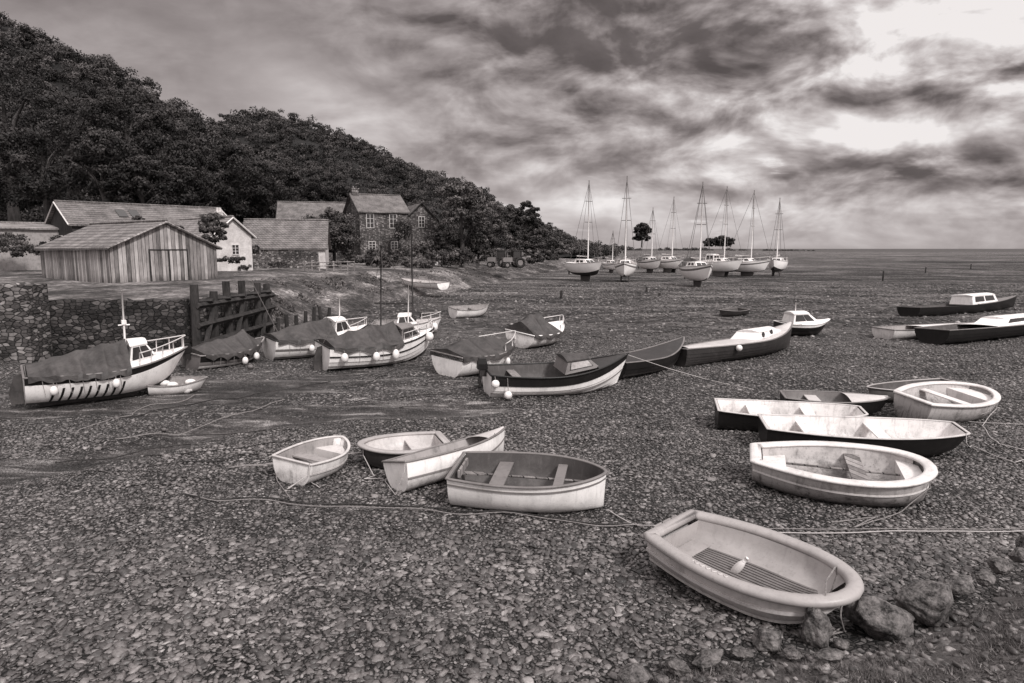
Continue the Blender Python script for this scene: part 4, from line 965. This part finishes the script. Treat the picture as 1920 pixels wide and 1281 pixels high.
# --- I
Ib=Boat('wooden_yacht','long dark wooden yacht with white cabin top and portholes','yacht',(1276,654),(1489,604),1.9,.66,roll=-4,group=MG,bands=((0,m_dark),),inner=m_innerd,gun=(.03,.03,.05,m_mid),clinker=9,tr=.35,tm=.5,sb=.75,ss=.05,q=.95,rake=.3,kb=.15)
Ib.deck(.02,.98,m_lgrey,.08).cabin(.5,.84,.6,.36,m_white,.5,.6,wins=((.25,.35),(.6,.7)),front=False,port=True,wv=(.3,.7)).fender(.3,-1,.12,1,.1)
# --- J
Jb=Boat('cabin_cruiser','small cruiser with white cabin and dark hull','motorboat',(1462,606),(1556,600),2.0,.6,roll=0,group=MG,bands=((0,m_dark),(.6,m_black),(.88,m_white)),inner=m_innerd,gun=(.03,.03,.04,m_white),sb=.3,tm=.4,rake=.5)
Jb.deck(.3,.98,m_white).cabin(.15,.72,.75,.5,m_white,.1,.6,wins=((.1,.5),(.56,.85)))
Jb.mast(.3,.5,.03,False,base=1.1)
# --- K
Kb=Boat('open_launch','dark launch with small white cuddy','motorboat',(1704,576),(1908,554),2.,.62,roll=-2,group=MG,bands=((0,m_black),),inner=m_innerd,gun=(.03,.03,.05,m_dark),sb=.55,tr=.75,rake=.4,q=.95)
Kb.deck(.5,.98,m_mid).cabin(.45,.72,.75,.6,m_white,.1,.35,wins=((.12,.48),(.54,.9)))
Lb=Boat('grey_launch','pale grey flat launch with white deck','boat',(1656,612),(1850,600),1.8,.55,roll=0,group=MG,bands=((0,m_tan),(.4,m_cream)),inner=m_inner,gun=(.03,.03,.04,m_mid),sb=.2,rake=.3)
Lb.deck(.35,.98,m_white)
Mb=Boat('dark_launch','long dark launch with white cabin partly out of sight','boat',(1748,618),(2010,586),2.1,.65,roll=-2,group=MG,bands=((0,m_black),),inner=m_innerd,gun=(.03,.03,.05,m_mid),sb=.4,rake=.4,clinker=7)
Mb.deck(.3,.98,m_white,.05).cabin(.35,.8,.6,.32,m_white,.6,.5)
# --- N left cruiser
Nb=Boat('covered_fishing_boat','white motorboat with dark canvas cover, wheelhouse and bow rail','motorboat',(42,697),(349,650),1.9,.86,roll=5,group=MG,bands=((0,m_anti),(.3,m_white),(.9,m_black)),inner=m_inner,gun=(.035,.03,.045,m_mid),tr=.8,sb=.4,ss=.02,rake=.55,e=.7,kb=.3,sink=.0,z0=.12)
Nb.deck(.6,.98,m_white,.06).tarp(.02,.6,[.12,.32,.46,.6,.68],seed=2).cabin(.6,.8,.62,.6,m_white,.1,.35).railing(.66,.99,.38,5).rudder().mast(.6,1.5,.03,False,base=1.5).fender(.15,-1,.1,1.3,.35).fender(.5,-1,.1,1.3,.3).keelfin(.14,.05,.7)
mb=MB().box((Nb.pt(.6,1)[0],0,2.08),(.12,.12,.12)).tube([(Nb.pt(.6,1)[0]-.15,0,2.),(Nb.pt(.6,1)[0]+.15,0,2.)],.02,5); mb.build('radar_light',m_white,Nb.E)
for k in range(9):
    t=.12+k*.05; rows=[]
    for i in range(9):
        v=lerp(.4,.84,i/8); tt=t+.03*(i/8); a,b2=Nb.pt(tt,v,-1),Nb.pt(tt+.014,v,-1)
        rows.append([(a[0],a[1]-.012,a[2]),(b2[0],b2[1]-.012,b2[2])])
    MB().grid(rows).build('hull_stripe',m_black,Nb.E)
Nb.stripe(.38,.03,m_black,.014,'waterline_stripe')
Ob=Boat('small_tender','small white tender with fenders inside','dinghy',(280,716),(388,706),1.05,.36,roll=5,group=MG,bands=((0,m_white),),inner=m_inner,gun=(.03,.03,.03,m_rail),sb=.2)
Ob.thwart(.5)
for t_,s_ in ((.25,.1),(.4,-.15),(.7,.05)): MB().ell((Ob.pt(t_,1)[0],s_,.3),(.16,.1,.09)).build('fender',m_rubber,Ob.E,smooth=True)
Pb=Boat('dark_motorboat','dark boat with slumped canvas cover and fenders','motorboat',(354,658),(494,628),1.8,.62,roll=4,group=MG,bands=((0,m_anti),(.45,m_white),(.62,m_mid),(.8,m_black)),inner=m_innerd,gun=(.035,.03,.05,m_rail),sb=.45,rake=.3)
Pb.tarp(.05,.85,[.1,.3,.4,.42,.6,.1],seed=5).fender(.5,-1).fender(.7,-1).outboard()
Qb=Boat('covered_motorboat','white motorboat with grey canvas cover and small wheelhouse','motorboat',(502,630),(688,606),2.2,.85,roll=3,group=MG,bands=((0,m_anti),(.35,m_white),(.72,m_mid),(.8,m_white)),inner=m_inner,gun=(.035,.03,.05,m_black),sb=.3,rake=.5)
Qb.tarp(.02,.57,[.12,.4,.55,.65],seed=8).deck(.55,.98,m_white).cabin(.58,.8,.65,.6).railing(.7,.99,.35,3).fender(.3,-1).mast(.7,.9,.03,False,base=1.5).stripe(.5,.04,m_black)
q=Qb.pt(.1,1); MB().tube([(q[0],0,1.),(q[0]-.9,.3,3.1)],.02,5).build('aerial',m_darksteel,Qb.E)
Rb=Boat('covered_motorboat','white clinker motorboat with dark canvas cover and row of fenders','motorboat',(603,642),(812,612),2.2,.9,roll=4,group=MG,bands=((0,m_anti),(.3,m_white),(.6,m_white)),inner=m_inner,gun=(.035,.03,.05,m_black),clinker=7,sb=.38,ss=.05,rake=.4)
Rb.tarp(.03,.61,[.12,.42,.58,.66],seed=11).deck(.6,.98,m_white).cabin(.62,.84,.65,.5,m_mid).railing(.62,.99,.38,5).rudder().fender(.1,-1,.13).fender(.35,-1,.13).fender(.52,-1,.13,1.5).fender(.9,-1,.16,1.1,.1).mast(.5,3.6,.035,True,mat=m_timber,sr=.008).mast(.75,1.6,.03,False,base=1.5).stripe(.86,.05,m_black,.025)
Sb=Boat('white_motorboat','white motorboat with tall mast and rigging','motorboat',(700,603),(828,594),2.,.8,roll=2,group=MG,bands=((0,m_anti),(.4,m_white)),inner=m_inner,gun=(.03,.03,.05,m_rail),sb=.3,rake=.4)
Sb.deck(.3,.98,m_lgrey).cabin(.35,.65,.65,.4).mast(.58,4.6,.045,True,mat=m_timber,boom=1.8,sr=.008).fender(.9,-1,.15).fender(.6,-1).railing(.7,.99,.3,3)
Tb=Boat('covered_motorboat','white motorboat with dark canvas cover moored near the channel','motorboat',(836,664),(964,634),1.9,.75,roll=3,group=MG,bands=((0,m_anti),(.35,m_white)),inner=m_inner,gun=(.035,.03,.05,m_rail),sb=.35,tr=.85,rake=.3)
Tb.tarp(.0,.85,[.15,.42,.5,.38,.12],seed=14).fender(.25,-1,.09,1.5).fender(.6,-1,.09,1.5).railing(.6,.99,.3,3)
Ub=Boat('covered_motorboat','white motorboat with peaked dark canopy','motorboat',(972,626),(1051,604),1.9,.62,roll=6,group=MG,bands=((0,m_dirtywhite),),inner=m_inner,gun=(.035,.03,.05,m_white),sb=.45,tr=.85,rake=.5)
Ub.tarp(.0,.6,[.45,.75,.8,.3],seed=17).deck(.55,.98,m_white).railing(.6,.99,.3,3)
Vb=Boat('open_workboat','white open workboat with thwarts on the mud','boat',(848,578),(915,570),1.6,.6,roll=6,group=MG,bands=((0,m_mid),(.5,m_white)),inner=m_inner,gun=(.03,.03,.04,m_rail),sb=.3); Vb.thwart(.3).thwart(.6)
Wb=Boat('rowing_boat','white rowing boat pulled up on the bank','rowing boat',(832,530),(752,521),1.7,.6,roll=-4,group=MG,bands=((0,m_white),),inner=m_cream,gun=(.03,.03,.05,m_rail),sb=.3,z0=.7); Wb.thwart(.35).thwart(.65)
Xb=Boat('small_tender','dark little dinghy on the mud','dinghy',(1394,578),(1348,580),1.2,.4,roll=-3,group=MG,bands=((0,m_dark),),inner=m_innerd,gun=(.03,.03,.04,m_mid)); Xb.thwart(.5)
for (u0,v0,u1,v1) in ((820,494,792,490),(868,493,838,490),(600,495,560,492)):
    Y=2.1*1280/29; p0=Vector((X(u0,Y),Y,0));p1=Vector((X(u1,Y),Y+1,0))
    b3=Boat('rowing_boat','white rowing boat stored on the grass','rowing boat',p0,p1,1.2,.45,group='boats stored on the grass',bands=((0,m_white),),inner=m_cream,z0=2.05); b3.thwart(.5)
# yachts
YG='sailing yachts standing on the foreshore'
for k,(u,vb,vt,yaw,dk,Ly,cov) in enumerate([(1097,527,340,-62,1,7.6,0),(1172,528,331,-102,0,7.6,1),(1218,512,390,-70,0,7.2,1),(1255,512,370,-60,0,7.2,0),(1307,537,342,-82,0,7.2,2),(1350,518,350,-50,2,7.8,0),(1400,518,357,-42,0,7.4,1),(1456,518,372,-120,1,6.8,0),(1146,512,432,-70,0,5.,0)]):
    p=G(u,vb); yr=math.radians(yaw); d_=Vector((math.cos(yr),math.sin(yr),0)); kh=.65; Dh=1.6 if Ly>6 else 1.1
    top=A(u,vt,p.y).z
    bands=((0,m_anti),(.16,m_yacht),(.8,m_mid),(.84,m_yacht)) if dk!=1 else ((0,m_dark),(.3,m_dark),(.5,m_yacht))
    if dk==2: bands=((0,m_anti),(.25,m_yacht))
    Bt=2.9 if Ly>6 else 1.9
    y_=Boat('sailing_yacht',('white sailing yacht on its keel with bare mast','dark and white sailing yacht on its keel with bare mast','white sailing yacht with wheelhouse and bare mast')[dk],'yacht',p-d_*Ly/2,p+d_*Ly/2,Bt,Dh,group=YG,bands=bands,inner=m_inner,gun=(.03,.03,.06,m_mid),tr=.6,sb=.22,ss=.05,rake=.9,e=.85,kb=.25,ks=.3,z0=kh,sink=0)
    y_.deck(.02,.98,m_yacht,.08).cabin(.3,.68,.6,.5,m_yacht,.15,.6,wins=((.15,.4),(.5,.75)),front=True,aft=True)
    y_.mast(.58,top-kh-Dh,.085,True,boom=2.6,sr=.024,mat=m_steel); y_.keelfin(kh,.36,.66,twin=.45 if k%2 else 0); y_.railing(.02,.99,.55,5,r=.02); y_.rudder()
    if cov==1: y_.tarp(.08,.45,[.5,.7,.8,.75],m_coverl if k%2 else m_cover,skirt=.1,seed=k,name='boom_cover')
    if cov==2: y_.tarp(.05,.3,[.9,1.,.9],m_cover,skirt=.05,seed=k,name='spray_hood')
    if dk==2: y_.cabin(.2,.42,.6,1.1,m_white,.1,.2,name='wheelhouse')
# buoys
for (u,v,r,m_) in [(350,738,.12,m_rubber),(308,807,.05,m_mid),(470,690,.1,m_mid),(813,628,.16,m_mid),(990,716,.08,m_mid),(930,742,.14,m_rubber),(908,726,.13,m_mid)]:
    p=G(u,v); meta(MB().ell((0,0,0),(r*1.15,r,r*.95),14,10).tube([(r,0,0),(r*1.4,0,-.02)],.03,6).build('mooring_buoy',m_,smooth=True),'round plastic mooring buoy lying on the mud','buoy','mooring buoys on the mud').location=(p.x,p.y,r*.8+gh(p.x,p.y))
# ropes
def rope(pts,r=.014,label='mooring rope lying across the pebbles',mat=None,wob=.05,lift=.045,n=14,name='mooring_rope'):
    P_=[]
    for a,b_ in zip(pts,pts[1:]):
        a=Vector(a);b_=Vector(b_)
        for i in range(n):
            f=i/n; q=a.lerp(b_,f); q.x+=wob*noise.noise(q*.9); q.y+=wob*noise.noise(q*1.1+Vector((5,0,0)))
            g_=gh(q.x,q.y)+lift
            q.z=max(g_,q.z); P_.append(q)
    P_.append(Vector(pts[-1])); meta(MB().tube(P_,r,6).build(name,mat or m_rope,smooth=True),label,'rope','mooring ropes')
rope([G(342,938),G(520,940),G(760,955),G(960,972),G(1200,990)],.012,wob=.2,mat=m_timber)
rope([G(342,936),G(560,948),G(860,968),G(1100,985),G(1210,992)],.009,wob=.25)
rope([G(1240,1008),G(1450,1003),G(1700,998),G(1960,998)],.009,wob=.08,mat=m_ropel); rope([G(1380,996),G(1600,994),G(1960,993)],.008,wob=.05)
def hang(b,t,sg,pts,mat=None,r=.009):
    a=b.w(t,1,sg,.04); rope([a,a+Vector((0,-.04,-.2))]+[G(*q) for q in pts],r,'thin painter rope hanging from a dinghy',mat,.07,.03,name='painter_rope')
hang(A_,.02,1,[(1180,985),(1140,960)],m_ropel); hang(E_,0,-1,[(540,920),(575,900),(600,915)],m_ropel); hang(E_,.05,1,[(520,905),(545,935)]); hang(D_,.98,1,[(700,895),(680,900),(720,900)],m_ropel)
hang(C_,.0,-1,[(745,930),(722,905),(735,880)],m_ropel); hang(C_,.8,-1,[(925,850)],m_rope); hang(F1,.95,-1,[(1690,960),(1600,990),(1640,970),(1560,980)],m_rope); hang(F6,.7,-1,[(1840,800),(1870,840),(1960,855)],m_ropel); hang(F6,.6,-1,[(1810,790),(1900,797),(1980,800)],m_ropel)
hang(F2,.98,-1,[(1820,840),(1900,870),(1980,860)],m_ropel); hang(A_,.98,-1,[(1590,1190),(1560,1200),(1600,1170)],m_rope)
rope([Gb.w(.97,1,-1,.05),G(1250,690,.35),G(1320,710,.05),G(1420,735)],.012,'taut mooring line from the launch bow',m_ropel,0,0)
rope([Nb.w(.0,1,1,0),G(0,712,.5),G(-60,740)],.014,mat=m_rope)
for k in range(12):
    u=random.uniform(50,900); v=random.uniform(720,900); rope([G(u,v),G(u+random.uniform(80,200),v-random.uniform(10,40)),G(u+random.uniform(220,460),v-random.uniform(30,80))],.012,'dark weedy ground chain on the mud',m_timber if k%3 else m_rope,.5,.02,name='ground_chain')
for k in range(10):
    u=random.uniform(900,1500); v=random.uniform(560,640); rope([G(u,v),G(u+random.uniform(60,200),v-random.uniform(-10,30))],.018,'dark weedy ground chain on the mud',m_timber,.6,.02,name='ground_chain')
